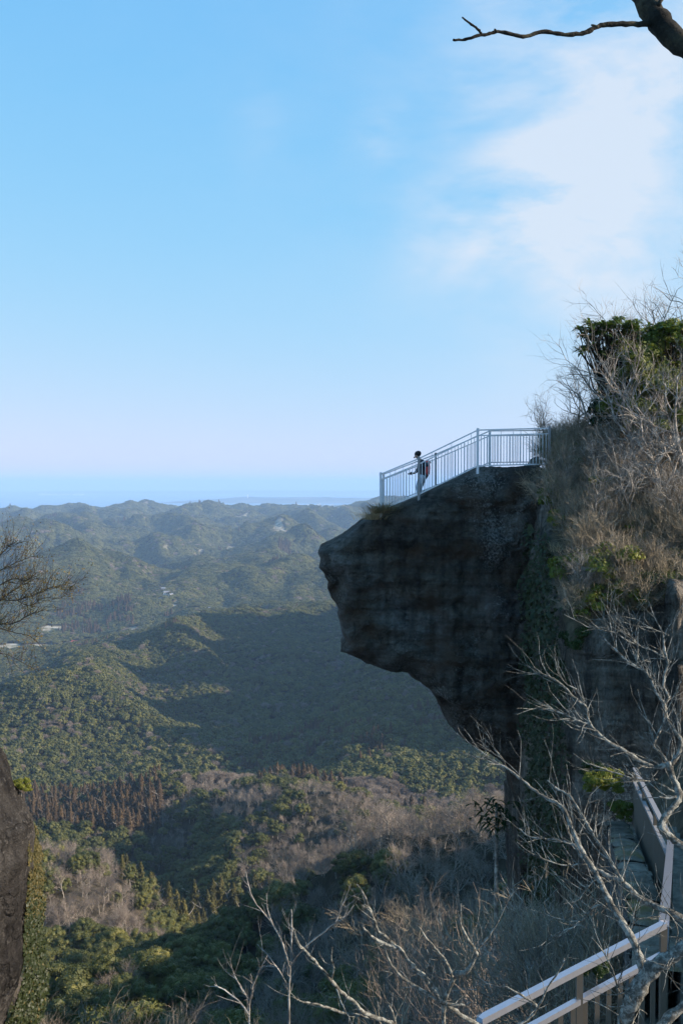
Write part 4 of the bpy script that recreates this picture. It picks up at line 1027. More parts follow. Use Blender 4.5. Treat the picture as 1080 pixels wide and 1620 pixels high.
# ------------------------------------------------------------------ person on the lookout
def skin_fig(name, chains, mt, parent, sub=2):
    """chains: list of lists of (x,y,z,r); first chain roots the figure, others start at an existing vertex index"""
    vs = []; es = []; rs = []
    for ch in chains:
        prev = None
        for p in ch:
            if isinstance(p, int): prev = p; continue
            vs.append(p[:3]); rs.append(p[3] if len(p) == 4 else p[3:5]); i = len(vs) - 1
            if prev is not None: es.append((prev, i))
            prev = i
    me = bpy.data.meshes.new(name); me.from_pydata(vs, es, []); o = bpy.data.objects.new(name, me); COL.objects.link(o); o.parent = parent
    s = o.modifiers.new('skin', 'SKIN'); me.skin_vertices[0].data[0].use_root = True
    for sv, r in zip(me.skin_vertices[0].data, rs): sv.radius = (r, r) if isinstance(r, float) else r
    s.use_smooth_shade = True; ss = o.modifiers.new('sub', 'SUBSURF'); ss.levels = sub; ss.render_levels = sub
    if mt: me.materials.append(mt); s_ = None
    return o
def fig(px, py, dy=0.):   # photo pixel -> local coords of the person at distance 35
    p = W(px, py, 35 + dy) - PB0; return (p.x, p.y, p.z)
PB0 = W(663, 790, 35)
pr = root('person', PB0, 'person in dark jacket and red backpack stepping down and looking over the rock edge', 'person')
body = skin_fig('body', [
    [(*fig(668, 754), .13), (*fig(669, 746), .14), (*fig(669, 737), .15), (*fig(667.5, 731), .12), (*fig(665, 728.2), .055), (*fig(662.5, 725.5), .052), (*fig(660.3, 723), .075), (*fig(658.8, 720.3), .088), (*fig(658.6, 717.8), .07)],
    [0, (*fig(665.5, 757, -.09), .095), (*fig(660.5, 771, -.1), .06), (*fig(663, 786, -.1), .042), (*fig(658.5, 788.8, -.1), .035)],
    [0, (*fig(669, 757, .09), .095), (*fig(664, 772, .12), .06), (*fig(664.5, 786.5, .12), .042), (*fig(660, 789, .12), .035)],
    [3, (*fig(668, 732.5, -.17), .062), (*fig(675.3, 736.5, -.27), .046), (*fig(676.3, 731.5, -.12), .036), (*fig(677.5, 730.5, .0), .03)],
    [3, (*fig(666, 733, .17), .062), (*fig(660, 744, .2), .045), (*fig(654.5, 749.0, .06), .035), (*fig(652.5, 748.6, .02), .03)]], M['skin'], pr)
def wear(name, chains, mt): return skin_fig(name, chains, mt, pr)
wear('jacket', [[(*fig(668.0, 760), .185), (*fig(669.2, 747), .2), (*fig(669, 737), .2), (*fig(667, 731), .155), (*fig(664.8, 728.2), .085)],
    [3, (*fig(668, 732.5, -.17), .08), (*fig(675.3, 736.6, -.27), .062), (*fig(676.2, 733, -.15), .052)],
    [3, (*fig(666, 733, .17), .08), (*fig(660, 744, .2), .062), (*fig(656, 748, .09), .05)]], M['jacket'])
wear('trousers', [[(*fig(668.5, 749), (.165)), (*fig(667.8, 756.5), .14)], [1, (*fig(665.5, 758, -.09), .115), (*fig(660.5, 771, -.1), .08), (*fig(662.7, 784.5, -.1), .062)],
    [1, (*fig(669, 758, .09), .115), (*fig(664, 772, .12), .08), (*fig(664.3, 784.5, .12), .062)]], M['trousers'])
mb = MB()
def ell(mb, c, r, rot=None, ns=14, nr=9):
    b0 = len(mb.v)
    for j in range(nr + 1):
        for i in range(ns):
            t = math.pi * j / nr; a = 2 * math.pi * i / ns; v = Vector((math.sin(t) * math.cos(a) * r[0], math.sin(t) * math.sin(a) * r[1], math.cos(t) * r[2]))
            if rot: v.rotate(rot)
            mb.v.append(Vector(c) + v)
    for j in range(nr):
        for i in range(ns): mb.f.append((b0 + j*ns+i, b0 + (j+1)*ns+i, b0 + (j+1)*ns+(i+1) % ns, b0 + j*ns+(i+1) % ns))
from mathutils import Euler
hd = Vector(fig(659.2, 719.4))
ell(mb, hd + Vector((.03, 0, .03)), (.118, .1, .1), Euler((0, -.5, 0))); o = mb.build('cap', M['hair'], pr, True)
mb = MB(); ell(mb, hd + Vector((-.085, 0, -.09)), (.03, .018, .03)); mb.build('nose', M['skin'], pr, True)
for s in (-1, 1):
    mb = MB(); ell(mb, hd + Vector((.01, s * .082, -.06)), (.022, .012, .032)); mb.build('ear', M['skin'], pr, True)
mb = MB(); ell(mb, Vector(fig(673.6, 741.5)), (.14, .19, .3), Euler((0, .06, 0)), 18, 12); o = mb.build('backpack_body', M['pack'], pr, True); o.name = 'backpack'
mb = MB(); ell(mb, Vector(fig(675, 747)), (.1, .12, .12)); mb.build('pocket', M['pack'], o, True)
for s in (-1, 1):
    mb = MB(); q = [Vector(fig(671, 734, s * .1)), Vector(fig(667, 730.5, s * .12)), Vector(fig(663.5, 736, s * .1)), Vector(fig(665, 745, s * .12)), Vector(fig(671, 750, s * .12))]; mb.tube(q, [.022] * 5, 6); mb.build('strap', M['black'], o, True)
for dy in (-.1, .12):
    mb = MB(); ell(mb, Vector(fig(660.5, 788.3, dy)), (.135, .05, .045)); mb.build('shoe', M['black'], pr, True)
for (hx, hy, hdy, dirx) in ((651.8, 748.6, .0, -1), (678, 730.6, .03, 1)):
    for k in range(5):
        b0 = Vector(fig(hx, hy, hdy)); off = Vector((0, (k - 2) * .018, .005)) if k < 4 else Vector((0, -.045, .02)); L = (.075, .085, .08, .062, .05)[k]
        mb = MB(); mb.tube([b0 + off, b0 + off + Vector((dirx * L * .5, 0, -.005)), b0 + off + Vector((dirx * L * .8, 0, -.035)), b0 + off + Vector((dirx * L * .8, 0, -.055))], [.011, .01, .009, .007], 6); mb.build('finger', M['skin'], pr, True)
cr = root('camera', Vector(W(650.8, 748.8, 35)), 'small black camera held out in front of the person', 'camera')
mb = MB(); mb.box((0, 0, 0), (.07, .14, .1)); mb.build('body', M['black'], cr)
mb = MB(); mb.tube([Vector((-.036, 0, 0)), Vector((-.1, 0, -.02)), Vector((-.12, 0, -.026))], [.038, .036, .03], 14); mb.build('lens', M['black'], cr, True)
print('lookout', time.time() - T0)

# ------------------------------------------------------------------ rock pillar with ivy, front left
mb = MB(); rows, cols = 220, 70
SIL = [(1100, -110), (1150, -60), (1188, -14), (1205, -2), (1230, 8), (1260, 17), (1290, 36), (1315, 46), (1350, 50), (1400, 49), (1450, 45), (1500, 41), (1530, 45), (1560, 38), (1590, 28), (1620, 16), (1700, -4), (1900, -30), (2300, -60)]
for j in range(rows + 1):
    v = 1095 + (2300 - 1095) * (j / rows) ** 1.35; xr = float(np.interp(v, [s[0] for s in SIL], [s[1] for s in SIL]))
    e = W(xr, v, 14)
    for i in range(cols + 1):
        t = i / cols; a = math.pi * (1.05 * t - .05); hw = 3.4
        cx, cy_ = e.x - hw, 14.2; x = cx + math.cos(a) * hw; y = cy_ - math.sin(a) * 2.4
        q = Vector((x, y, e.z)); d = .3 * fl(Vector((q.x * .8, q.y * .8, q.z * .35)), 1, 2, 5) + .12 * fl(q * 3, .8, 2, 4) + .1 * fl(Vector((q.x * 2.5, q.y * 2.5, q.z * .5)), 1, 2, 3)
        d = d * min(1, .25 + 3 * t) - .12
        mb.v.append(Vector((x + math.cos(a) * d, y - math.sin(a) * d, e.z)))
for j in range(rows):
    for i in range(cols): a = j * (cols + 1) + i; mb.f.append((a, a + 1, a + cols + 2, a + cols + 1))
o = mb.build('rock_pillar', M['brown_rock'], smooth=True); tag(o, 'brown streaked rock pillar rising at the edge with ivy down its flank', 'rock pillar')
rg_ = np.random.RandomState(33); n = 15000
v = rg_.uniform(1262, 1640, n); xr = np.interp(v, [s[0] for s in SIL], [s[1] for s in SIL]); wd = np.interp(v, [1255, 1290, 1330, 1400, 1500, 1640], [4, 12, 18, 26, 36, 56])
k_ = rg_.beta(1.3, 1.6, n); lump = 6 * perlin(v / 18., v * 0 + .5)
c = np.array([W(a - 4 + b_ * (w_ + l), vv, dd) for a, b_, w_, l, vv, dd in zip(xr, k_, wd, lump, v, 14.3 + k_ * 1.3 + rg_.uniform(-.1, .1, n))])
gold = (rg_.uniform(0, 1, n) < np.clip((1470 - v) / 90, .06, .85))  # gold leaves above stand for sunlit ivy, dark ones below for shade
for msk, mt, nm, lab in ((gold, M['ivy_sunlit'], 'ivy', 'ivy with sunlight coloured gold into its leaves down the upper flank of the rock pillar'), (~gold, M['ivy'], 'ivy', 'dark green ivy curtain with shade put into its colour on the rock pillar flank')):
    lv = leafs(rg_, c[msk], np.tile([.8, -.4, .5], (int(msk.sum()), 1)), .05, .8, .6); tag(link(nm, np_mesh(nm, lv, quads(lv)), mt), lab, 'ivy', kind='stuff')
# solid back of the ivy curtain
p = W(34, 1256, 14.5); r_ = root('leafy_plant', p, 'small bright green plant on top of the ivied shoulder of the pillar', 'plant'); r_.scale = (.16,) * 3
c = bpy.data.objects.new('foliage', BUSH[1]); COL.objects.link(c); c.parent = r_; st = MB(); st.tube([Vector((0, 0, .4)), Vector((0, 0, -.6))], [.03, .04], 5); st.build('stem', M['bark_grey'], r_)

# ------------------------------------------------------------------ traced branches
RK = 1.
def limb(mb, pts, d0, d1, seed=0, sides=8, wob=.9, sub=4):
    """pts: (px,py,radius px) -> smooth knobbly tube"""
    rn = random.Random(seed); n = len(pts); P_ = []; R_ = []
    for i in range((n - 1) * sub + 1):
        t = i / sub; k = min(int(t), n - 2); f = t - k
        q = [pts[max(k - 1, 0)], pts[k], pts[k + 1], pts[min(k + 2, n - 1)]]
        def cr_(c): a, b_, c_, d_ = (x[c] for x in q); return .5 * ((2 * b_) + (-a + c_) * f + (2 * a - 5 * b_ + 4 * c_ - d_) * f * f + (-a + 3 * b_ - 3 * c_ + d_) * f ** 3)
        g = t / (n - 1); d = d0 + (d1 - d0) * g; r = max(q[1][2] * (1 - f) + q[2][2] * f, .4)
        px_, py_ = cr_(0) + rn.uniform(-1, 1) * wob * min(1, r / 3 + .3), cr_(1) + rn.uniform(-1, 1) * wob * min(1, r / 3 + .3)
        P_.append(W(px_, py_, d)); R_.append(r * RK * d / F * (1 + rn.uniform(-.16, .22)))
    mb.tube(P_, R_, sides); return P_, R_
def twigs_on(mb, P_, R_, rn, n, L, upv=(0, 0, 1), r=.006):
    for _ in range(n):
        i = rn.randrange(1, len(P_) - 1); t = (P_[i + 1] - P_[i]).normalized(); d = (Vector((rn.gauss(0, 1), rn.gauss(0, .8), rn.gauss(0, 1))).cross(t).normalized() * .9 + t * .8 + Vector(upv) * .5)
        pts, dd = curve_path(np.random.RandomState(rn.randrange(99999)), P_[i], d, L * rn.uniform(.4, 1.2), 5, .16, .05)
        mb.tube(pts, [min(R_[i] * .6, r) * (1 - .75 * k / 5) for k in range(6)], 4)
        if rn.random() < .6:
            p2, _ = curve_path(np.random.RandomState(rn.randrange(99999)), pts[2], dd + Vector((rn.gauss(0, .6), 0, rn.gauss(0, .6))), L * .4, 3, .15, .05); mb.tube(p2, [r * .5, r * .4, r * .3, r * .15], 3)
def traced_tree(name, label, specs, mt, mt2=None, tw=(0, .3, .005), seed=1, twmat=None, cat='tree'):
    """specs: (partname, depth0, depth1, pts)"""
    p0 = W(specs[0][3][0][0], specs[0][3][0][1], specs[0][1]); r_ = root(name, p0, label, cat); rn = random.Random(seed); tm = MB()
    for i, (nm, d0, d1, pts) in enumerate(specs):
        mb = MB(); P_, R_ = limb(mb, pts, d0, d1, seed * 50 + i); mb.v = [v - p0 for v in mb.v]; mb.build(nm, mt if nm != 'trunk' or not mt2 else mt2, r_, True)
        if tw[0] and len(pts) > 2: twigs_on(tm, P_, R_, rn, int(tw[0] * (len(pts) - 1)), tw[1], r=tw[2])
    if tm.v: tm.v = [v - p0 for v in tm.v]; tm.build('twigs', twmat or mt, r_)['kind'] = 'stuff'
    return r_
M['twig_dark'] = leaf_mat('dark brown twigs', [(0, (.05, .038, .028)), (1, (.11, .085, .06))], 0, .9)
# overhead dark branch
traced_tree('overhead_branch', 'dark knobbly bough crossing the sky with one long bare side branch', [
 ('limb', 3.2, 3.0, [(985, -60, 13), (1012, -5, 14), (1035, 25, 16), (1055, 50, 17), (1085, 78, 15), (1130, 110, 15)]),
 ('branch', 3.1, 3.0, [(1032, 37, 5), (1015, 38, 4), (990, 38, 3.8), (960, 38, 4), (942, 43, 3.8), (925, 51, 3.4), (905, 54.5, 3.4), (880, 53, 3), (857, 50, 3), (832, 57, 3), (812, 55, 2.8), (786, 50, 2.8), (770, 54, 2.6), (755, 56, 2.4), (735, 63, 2.2), (716, 63, 1.6)]),
 ('twig', 3.0, 3.0, [(761, 53, 2), (752, 44, 2), (742, 36, 1.6), (730, 27, 1.3)]), ('twig', 3.0, 3.0, [(786, 51, 1.8), (782, 46, 1.2)]), ('twig', 3.0, 3.0, [(945, 42, 2.2), (935, 39, 1.4)]), ('twig', 3.1, 3.1, [(1040, 10, 3), (1048, -8, 3), (1060, -40, 3)])], M['bark_dark'], cat='branch')
def Z5(L): return [(680 + x / 2.7, 1180 + y / 2.7, r) for x, y, r in L]
def Z4(L): return [(780 + x / 3.6, 800 + y / 3.6, r) for x, y, r in L]
def Z1(L): return [(300 + x / 2.348, 1200 + y / 2.348, r) for x, y, r in L]
RK = .64
traced_tree('lichen_tree', 'pale lichen covered tree whose thick fork crosses the silver rail, limbs reaching toward the outcrop', [
 ('trunk', 4.6, 4.8, Z5([(1350, 620, 17), (1180, 820, 18), (1060, 880, 18), (980, 930, 19), (920, 985, 21), (880, 1050, 22), (850, 1120, 20), (830, 1190, 18), (815, 1300, 17)])),
 ('branch', 4.8, 5.4, Z5([(915, 985, 13), (895, 910, 11), (870, 840, 9.5), (830, 770, 9), (785, 700, 8), (740, 610, 7), (705, 540, 6.5), (660, 470, 6.5), (625, 400, 6), (600, 340, 5.5), (575, 280, 5), (550, 250, 4.2), (490, 220, 4), (440, 185, 3.4), (380, 135, 3.4), (320, 92, 3), (275, 70, 2.4), (232, 48, 1.6)])),
 ('branch', 5.4, 5.4, Z5([(320, 92, 2.2), (310, 55, 2), (292, 35, 1.6), (272, 14, 1.2)])),
 ('branch', 4.9, 5.4, Z5([(1300, 860, 12), (1080, 740, 9), (1000, 700, 8.5), (950, 680, 8), (900, 655, 8), (860, 620, 7.5), (820, 580, 6.5), (760, 555, 5), (700, 520, 4.5), (650, 480, 4.5), (620, 430, 4), (590, 415, 2.6), (540, 400, 2.6), (480, 395, 2.2), (420, 385, 1.8), (380, 350, 1.2)])),
 ('branch', 5.0, 5.4, Z5([(822, 578, 5), (790, 530, 4.2), (760, 475, 4), (730, 430, 4), (700, 385, 3.6), (670, 335, 3.6), (640, 285, 3.4), (615, 240, 3.4), (590, 210, 3), (540, 180, 2.6), (500, 145, 1.5)])),
 ('branch', 5.0, 5.1, Z5([(752, 675, 2.6), (700, 690, 2.2), (660, 735, 2), (610, 775, 1.8), (560, 790, 1.5), (520, 820, 1)])),
 ('branch', 5.1, 5.1, Z5([(745, 565, 2), (700, 575, 2), (660, 620, 1.8), (630, 660, 1.6), (560, 675, .9)])),
 ('branch', 5.2, 5.2, Z5([(690, 510, 2.4), (640, 505, 2), (580, 510, 1.8), (500, 490, 1.5), (420, 450, 1.2), (370, 410, .7)])),
 ('branch', 5.3, 5.3, Z5([(600, 300, 2.4), (605, 265, 2), (625, 245, 1.8)])), ('branch', 5.3, 5.3, Z5([(620, 420, 3), (590, 370, 2.6), (590, 320, 2.2), (600, 290, 1.6)])),
 ('branch', 4.9, 4.9, Z5([(1000, 700, 1.8), (1040, 745, 1.6), (1055, 800, 1.5), (1040, 870, 1)])),
 ('branch', 5, 5, Z5([(880, 745, 2), (860, 700, 1.6), (830, 660, 1.2), (810, 655, .8)])), ('branch', 5, 5, Z5([(880, 742, 1.8), (930, 735, 1.5), (980, 728, 1)])), ('branch', 5, 5, Z5([(850, 800, 1.6), (862, 765, 1.8), (880, 742, 1.8)])),
 ('branch', 4.8, 4.8, Z5([(900, 1000, 4), (820, 1060, 2.4), (790, 1000, 2), (770, 940, 1.8), (740, 880, 1.5), (690, 820, .9)])),
 ('branch', 4.7, 4.7, Z5([(1200, 1020, 14), (1080, 1110, 12), (1000, 1180, 12), (960, 1260, 11)]))], M['lichen'], tw=(2.0, .26, .003), seed=3)
traced_tree('lichen_tree', 'twisting pale lichen tree against the cut rock face with one long side branch', [
 ('trunk', 5.6, 5.8, Z5([(1250, 480, 12), (1080, 425, 9.5), (1020, 385, 9), (985, 345, 9.5), (1010, 290, 8), (1055, 240, 8), (1060, 200, 8), (1035, 130, 7), (1015, 70, 6.5)])),
 ('branch', 5.8, 6.2, Z4([(1010, 1480, 6), (1058, 1400, 5.5), (1068, 1340, 5), (1040, 1295, 4.5), (1000, 1240, 4), (980, 1190, 4), (975, 1130, 4), (995, 1090, 3.6), (970, 1040, 3), (970, 980, 3), (990, 900, 3), (975, 830, 3), (968, 760, 2.6), (960, 720, 1.8), (920, 640, 1.2), (890, 570, .8)])),
 ('branch', 5.8, 6.2, Z4([(1000, 1480, 5), (960, 1420, 3.6), (912, 1365, 3.4), (945, 1290, 3), (972, 1210, 3.4), (968, 1130, 3.4), (930, 1070, 3), (900, 1000, 2.8), (860, 945, 2.6), (800, 912, 2.4), (740, 870, 2.2), (690, 815, 2), (650, 780, 1.6), (620, 742, 1)])),
 ('branch', 6.2, 6.2, Z4([(1012, 890, 2), (960, 860, 2), (900, 825, 1.8), (830, 798, 1.6), (770, 775, 1.5), (720, 740, 1.4), (665, 710, 1.2), (610, 692, 1), (540, 690, .9), (480, 660, .8), (400, 618, .6)])),
 ('branch', 6.2, 6.2, Z4([(812, 912, 2.2), (818, 860, 2.6), (820, 810, 2.6), (800, 770, 1.6), (780, 720, 1.2), (790, 690, .8)])),
 ('branch', 6.2, 6.2, Z4([(690, 815, 1.6), (680, 760, 1.4), (668, 700, 1.2), (660, 640, .9), (640, 590, .7)])),
 ('branch', 6.2, 6.2, Z4([(1000, 740, 1.6), (940, 715, 1.3), (880, 695, 1.1), (815, 685, .8)])),
 ('branch', 5.8, 6.0, Z4([(985, 1478, 7), (920, 1490, 5.5), (860, 1470, 5), (800, 1430, 4.6), (740, 1395, 4.6), (665, 1352, 4), (600, 1300, 3.4), (560, 1260, 3.4), (540, 1215, 2.8), (527, 1150, 2.8), (490, 1120, 2.8), (440, 1070, 3), (400, 1030, 3), (345, 990, 3), (300, 968, 2.6), (255, 950, 1.4)])),
 ('branch', 5.9, 5.9, Z4([(555, 1248, 3), (510, 1235, 3), (460, 1215, 2.6), (400, 1185, 2), (340, 1170, 1.6), (268, 1158, .9)])),
 ('branch', 5.9, 5.9, Z4([(545, 1250, 2.4), (520, 1270, 2), (475, 1278, 1.8), (430, 1255, 1.4), (390, 1218, .9)])), ('branch', 5.9, 5.9, Z4([(350, 1172, 1.6), (320, 1145, 1.3), (280, 1110, .8)])), ('branch', 5.9, 5.9, Z4([(475, 1045, 1.4), (420, 1020, 1.2), (385, 980, 1), (365, 950, .7)])),
 ('branch', 5.7, 5.7, Z5([(1052, 215, 3), (1010, 225, 3), (975, 218, 2.2)])), ('branch', 5.8, 5.8, Z5([(1058, 205, 3), (1020, 185, 2.6), (960, 155, 2.2), (910, 135, 1.8), (885, 105, 1.2)])),
 ('branch', 5.9, 6.1, Z4([(930, 1560, 2.4), (860, 1560, 2), (780, 1550, 1.8), (700, 1525, 1.8), (600, 1490, 1.6), (520, 1460, 1.4), (450, 1408, .9)]))], M['lichen'], tw=(2.2, .3, .003), seed=4)
RK = .82
traced_tree('slender_tree', 'slender pale tree at the bottom whose lichen flecked boughs fork out left of the silver rail'.replace(' left of', ' beside'), [
 ('trunk', 6.6, 6.4, Z1([(945, 1150, 5), (945, 1040, 4.5), (942, 970, 4), (940, 905, 4)])),
 ('branch', 6.4, 6.2, Z1([(940, 905, 4.5), (905, 855, 4.5), (880, 815, 4), (840, 780, 4), (800, 740, 4), (775, 705, 4), (740, 695, 3), (690, 672, 3), (665, 650, 1.8), (640, 622, 1.2)])),
 ('branch', 6.3, 6.2, Z1([(770, 703, 3), (735, 670, 3), (700, 640, 3), (685, 600, 2.4), (665, 550, 2), (650, 510, 1.6), (620, 465, .9)])), ('branch', 6.3, 6.2, Z1([(690, 672, 2), (684, 620, 1.8), (670, 570, 1.4), (640, 545, .8)])),
 ('branch', 6.4, 6.4, Z1([(935, 905, 3.6), (890, 880, 3), (845, 850, 2.8), (790, 815, 2.6), (750, 770, 2.2), (725, 715, 1.4)])),
 ('branch', 6.4, 6.2, Z1([(945, 905, 4), (965, 850, 4.5), (985, 805, 5.5), (1030, 790, 4), (1055, 745, 3), (1062, 715, 3), (1030, 665, 2), (1005, 610, 1.6), (1008, 540, .9)])),
 ('branch', 6.3, 6.2, Z1([(975, 810, 3), (960, 770, 2.4), (930, 725, 2), (890, 680, 1.8), (845, 620, 1.2)])), ('branch', 6.3, 6.2, Z1([(940, 735, 1.8), (940, 660, 1.4), (925, 570, .8)])),
 ('branch', 6.3, 6.2, Z1([(1062, 715, 2.4), (1110, 660, 2), (1150, 590, 1.6), (1190, 510, 1.2), (1220, 480, .8)])),
 ('branch', 6.4, 6.4, Z1([(950, 910, 4), (990, 915, 3), (1020, 916, 1.6)])), ('branch', 6.5, 6.6, Z1([(955, 915, 4), (1000, 950, 4.5), (1060, 985, 5), (1120, 1010, 4.5), (1200, 1000, 3), (1290, 930, 2.4), (1230, 880, 2), (1180, 850, 1.5), (1150, 850, .8)])),
 ('branch', 6.5, 6.5, Z1([(1290, 930, 2.4), (1330, 850, 2), (1380, 770, 1.6), (1390, 740, 1)])), ('branch', 6.3, 6.3, Z1([(888, 835, 1.8), (875, 790, 1.5), (890, 750, 1.2), (880, 710, .8)]))], M['lichen'], tw=(1.3, .2, .0028), seed=5)
traced_tree('slender_tree', 'slender pale tree with long arching boughs sweeping up from the bottom edge below the overhang', [
 ('trunk', 7.4, 7.2, Z1([(790, 1150, 5), (772, 1040, 4.4), (760, 985, 4)])),
 ('branch', 7.2, 6.8, Z1([(760, 985, 4), (700, 965, 4), (650, 945, 4.2), (610, 905, 3.6), (560, 865, 3.6), (530, 830, 3.4), (505, 800, 3), (470, 760, 2.6), (435, 720, 2.4), (405, 690, 2), (385, 630, 1.2)])),
 ('branch', 7.0, 6.8, Z1([(525, 822, 2), (535, 780, 1.8), (525, 740, 1.4), (530, 700, .8)])), ('branch', 7.0, 6.8, Z1([(545, 855, 2), (560, 900, 1.6), (575, 930, 1.2)])),
 ('branch', 7.2, 6.9, Z1([(680, 965, 3), (620, 955, 3.4), (570, 945, 3.4), (520, 930, 2.6), (470, 912, 2), (420, 905, 1.6), (380, 885, .9)])),
 ('branch', 7.2, 7.2, Z1([(765, 985, 2.4), (750, 940, 2), (738, 915, 1.4)]))], M['lichen'], tw=(1.3, .22, .0028), seed=6)
traced_tree('slender_tree', 'straight thin grey sapling with upswept forked twigs at the bottom, budded tips', [
 ('trunk', 8.5, 8.5, Z1([(370, 1150, 2.2), (370, 985, 2.2), (368, 880, 1.9), (372, 800, 1.7), (375, 750, 1.5), (380, 640, 1.4), (378, 560, .9)])),
 ('branch', 8.5, 8.4, Z1([(373, 780, 1.8), (345, 690, 1.6), (310, 620, 1.4), (270, 570, 1.2), (235, 520, 1), (218, 470, .8), (210, 420, .6)])), ('branch', 8.5, 8.4, Z1([(375, 760, 1.8), (430, 700, 1.5), (490, 650, 1.4), (540, 610, 1.2), (575, 590, .9), (610, 545, .6)])),
 ('branch', 8.4, 8.4, Z1([(540, 610, 1), (560, 560, .9), (585, 500, .7), (598, 465, .5)])), ('branch', 8.4, 8.4, Z1([(310, 620, 1), (290, 560, .8), (285, 500, .5)])), ('branch', 8.5, 8.5, Z1([(372, 850, 1.4), (320, 770, 1.2), (280, 720, .9), (250, 690, .5)]))], M['bark_grey'], tw=(1.6, .25, .003), seed=7)
traced_tree('slender_tree', 'faint thin sapling beside the straight one at the bottom, spreading low twigs', [
 ('trunk', 9.5, 9.5, Z1([(222, 1150, 2), (220, 985, 1.6), (225, 900, 1.4), (240, 830, 1.6), (262, 780, 1.2), (290, 730, .7)])), ('branch', 9.5, 9.5, Z1([(220, 950, 1.8), (180, 900, 1.5), (130, 860, 1.2), (90, 840, .7)])), ('branch', 9.5, 9.5, Z1([(225, 900, 1.4), (190, 850, 1.2), (160, 790, 1), (150, 740, .6)])), ('branch', 9.5, 9.5, Z1([(228, 895, 1.2), (235, 850, 1), (225, 800, .7)]))], M['bark_grey'], tw=(2, .3, .0035), seed=8)
RK = .7
# fine branched tree entering from the side over the valley
sp = []
for (nm, pts) in (('limb', [(-160, 1030, 5), (-60, 1000, 4), (-10, 990, 3.2), (0, 987, 1.7), (22, 986, 1.4), (44, 974, 1.1), (60, 968, 1.1), (72, 964, .7)]), ('branch', [(-60, 965, 3), (-15, 950, 2.2), (0, 949, 1.8), (27, 949, 1.6), (42, 945, 1.4), (65, 937, 1.1), (85, 928, .9), (100, 932, .7), (119, 933, .5)]),
        ('branch', [(-60, 930, 2.6), (-20, 895, 1.8), (0, 878, 1.4), (14, 865, 1), (26, 856, .6)]), ('branch', [(-40, 915, 2.2), (0, 902, 1.2), (20, 893, 1), (45, 882, .7), (60, 880, .5)]), ('branch', [(27, 949, 1.2), (36, 955, 1), (50, 957, .9), (70, 946, .8), (92, 947, .6), (108, 940, .4)]),
        ('branch', [(-10, 990, 1.6), (20, 1000, 1.2), (45, 1005, .8), (60, 1015, .5)]), ('branch', [(-20, 1030, 1.2), (10, 1035, .9), (40, 1050, .6), (58, 1060, .4)]), ('branch', [(0, 925, 1.3), (25, 915, 1.1), (42, 918, .9), (60, 905, .6)]), ('branch', [(0, 949, 1.2), (20, 935, 1), (44, 922, .9), (58, 915, .6), (76, 917, .4)])):
    sp.append((nm, 13., 12.6, pts))
r_ = traced_tree('budding_tree', 'fine branched tree with ochre buds reaching in over the valley', sp, M['twig_dark'], tw=(11, .42, .004), seed=9, twmat=M['twig_dark'])
RK = 1.
rg_ = np.random.RandomState(3); src = [c for c in r_.children if c.name.startswith('twigs')][0]; co = np.array([v.co for v in src.data.vertices]); n = 2600
c = co[rg_.randint(0, len(co), n)] + rg_.normal(0, .03, (n, 3)); lv = leafs(rg_, c, rg_.normal(0, 1, (n, 3)), .022, .7, .5); me = np_mesh('buds', lv, quads(lv)); link('buds', me, M['bud'], r_)
print('trees2', time.time() - T0)

# ------------------------------------------------------------------ stair fence, rails, stone wall, path
K0 = W(1049, 1463, 8.0); K1 = W(1060, 1328, 13.0); K2 = W(1003, 1216, 20.0); L0 = W(758, 1615, 6.75)
U = Vector((0, 0, 1))
def slat_fence(name, a, b_, label, sp_, w_slat, top_mat, wide=.07, mid=.26, inner=None):
    r_ = root(name, a, label, 'fence'); B0 = a.copy(); a = Vector(); b_ = b_ - B0; t = (b_ - a).normalized(); th = Vector((t.x, t.y, 0)).normalized()
    mb = MB(); mb.bar(a, b_, wide, .045); mb.build('top_rail', top_mat, r_)
    mb = MB(); mb.bar(a - U * mid, b_ - U * mid, wide * .8, .04); mb.build('middle_rail', top_mat, r_)
    mb = MB(); mb.bar(a - U * 1.12, b_ - U * 1.12, .05, .04); mb.build('bottom_rail', M['dull_steel'], r_)
    L = (b_ - a).length; n = int(L / sp_)
    for k in range(1, n):
        q = a.lerp(b_, k / n); mb = MB(); mb.bar(q - U * (mid + .022), q - U * 1.098, w_slat, .02); mb.build('slat', M['slat'], r_)
    for f in ((0.004, .5, .996) if L < 7 else (.004, .33, .66, .996)):
        q = a.lerp(b_, f); mb = MB(); mb.bar(q - U * .0225, q - U * 1.35, .045, .045); mb.build('post', M['slat'], r_)
    return r_
slat_fence('fence', K1, K2, 'brown slatted fence farthest down the stairs, ending at the cut rock face', .105, .05, M['dull_steel'])
slat_fence('fence', K0 + (K1 - K0).normalized() * .06, K1 - (K1 - K0).normalized() * .04, 'steep middle run of the fence seen end on with its silver top rail', .12, .045, M['alu'], .075)
slat_fence('fence', L0, K0, 'silver topped railing run crossing the bottom behind the lichen tree fork', .13, .035, M['alu'], .055, .23)
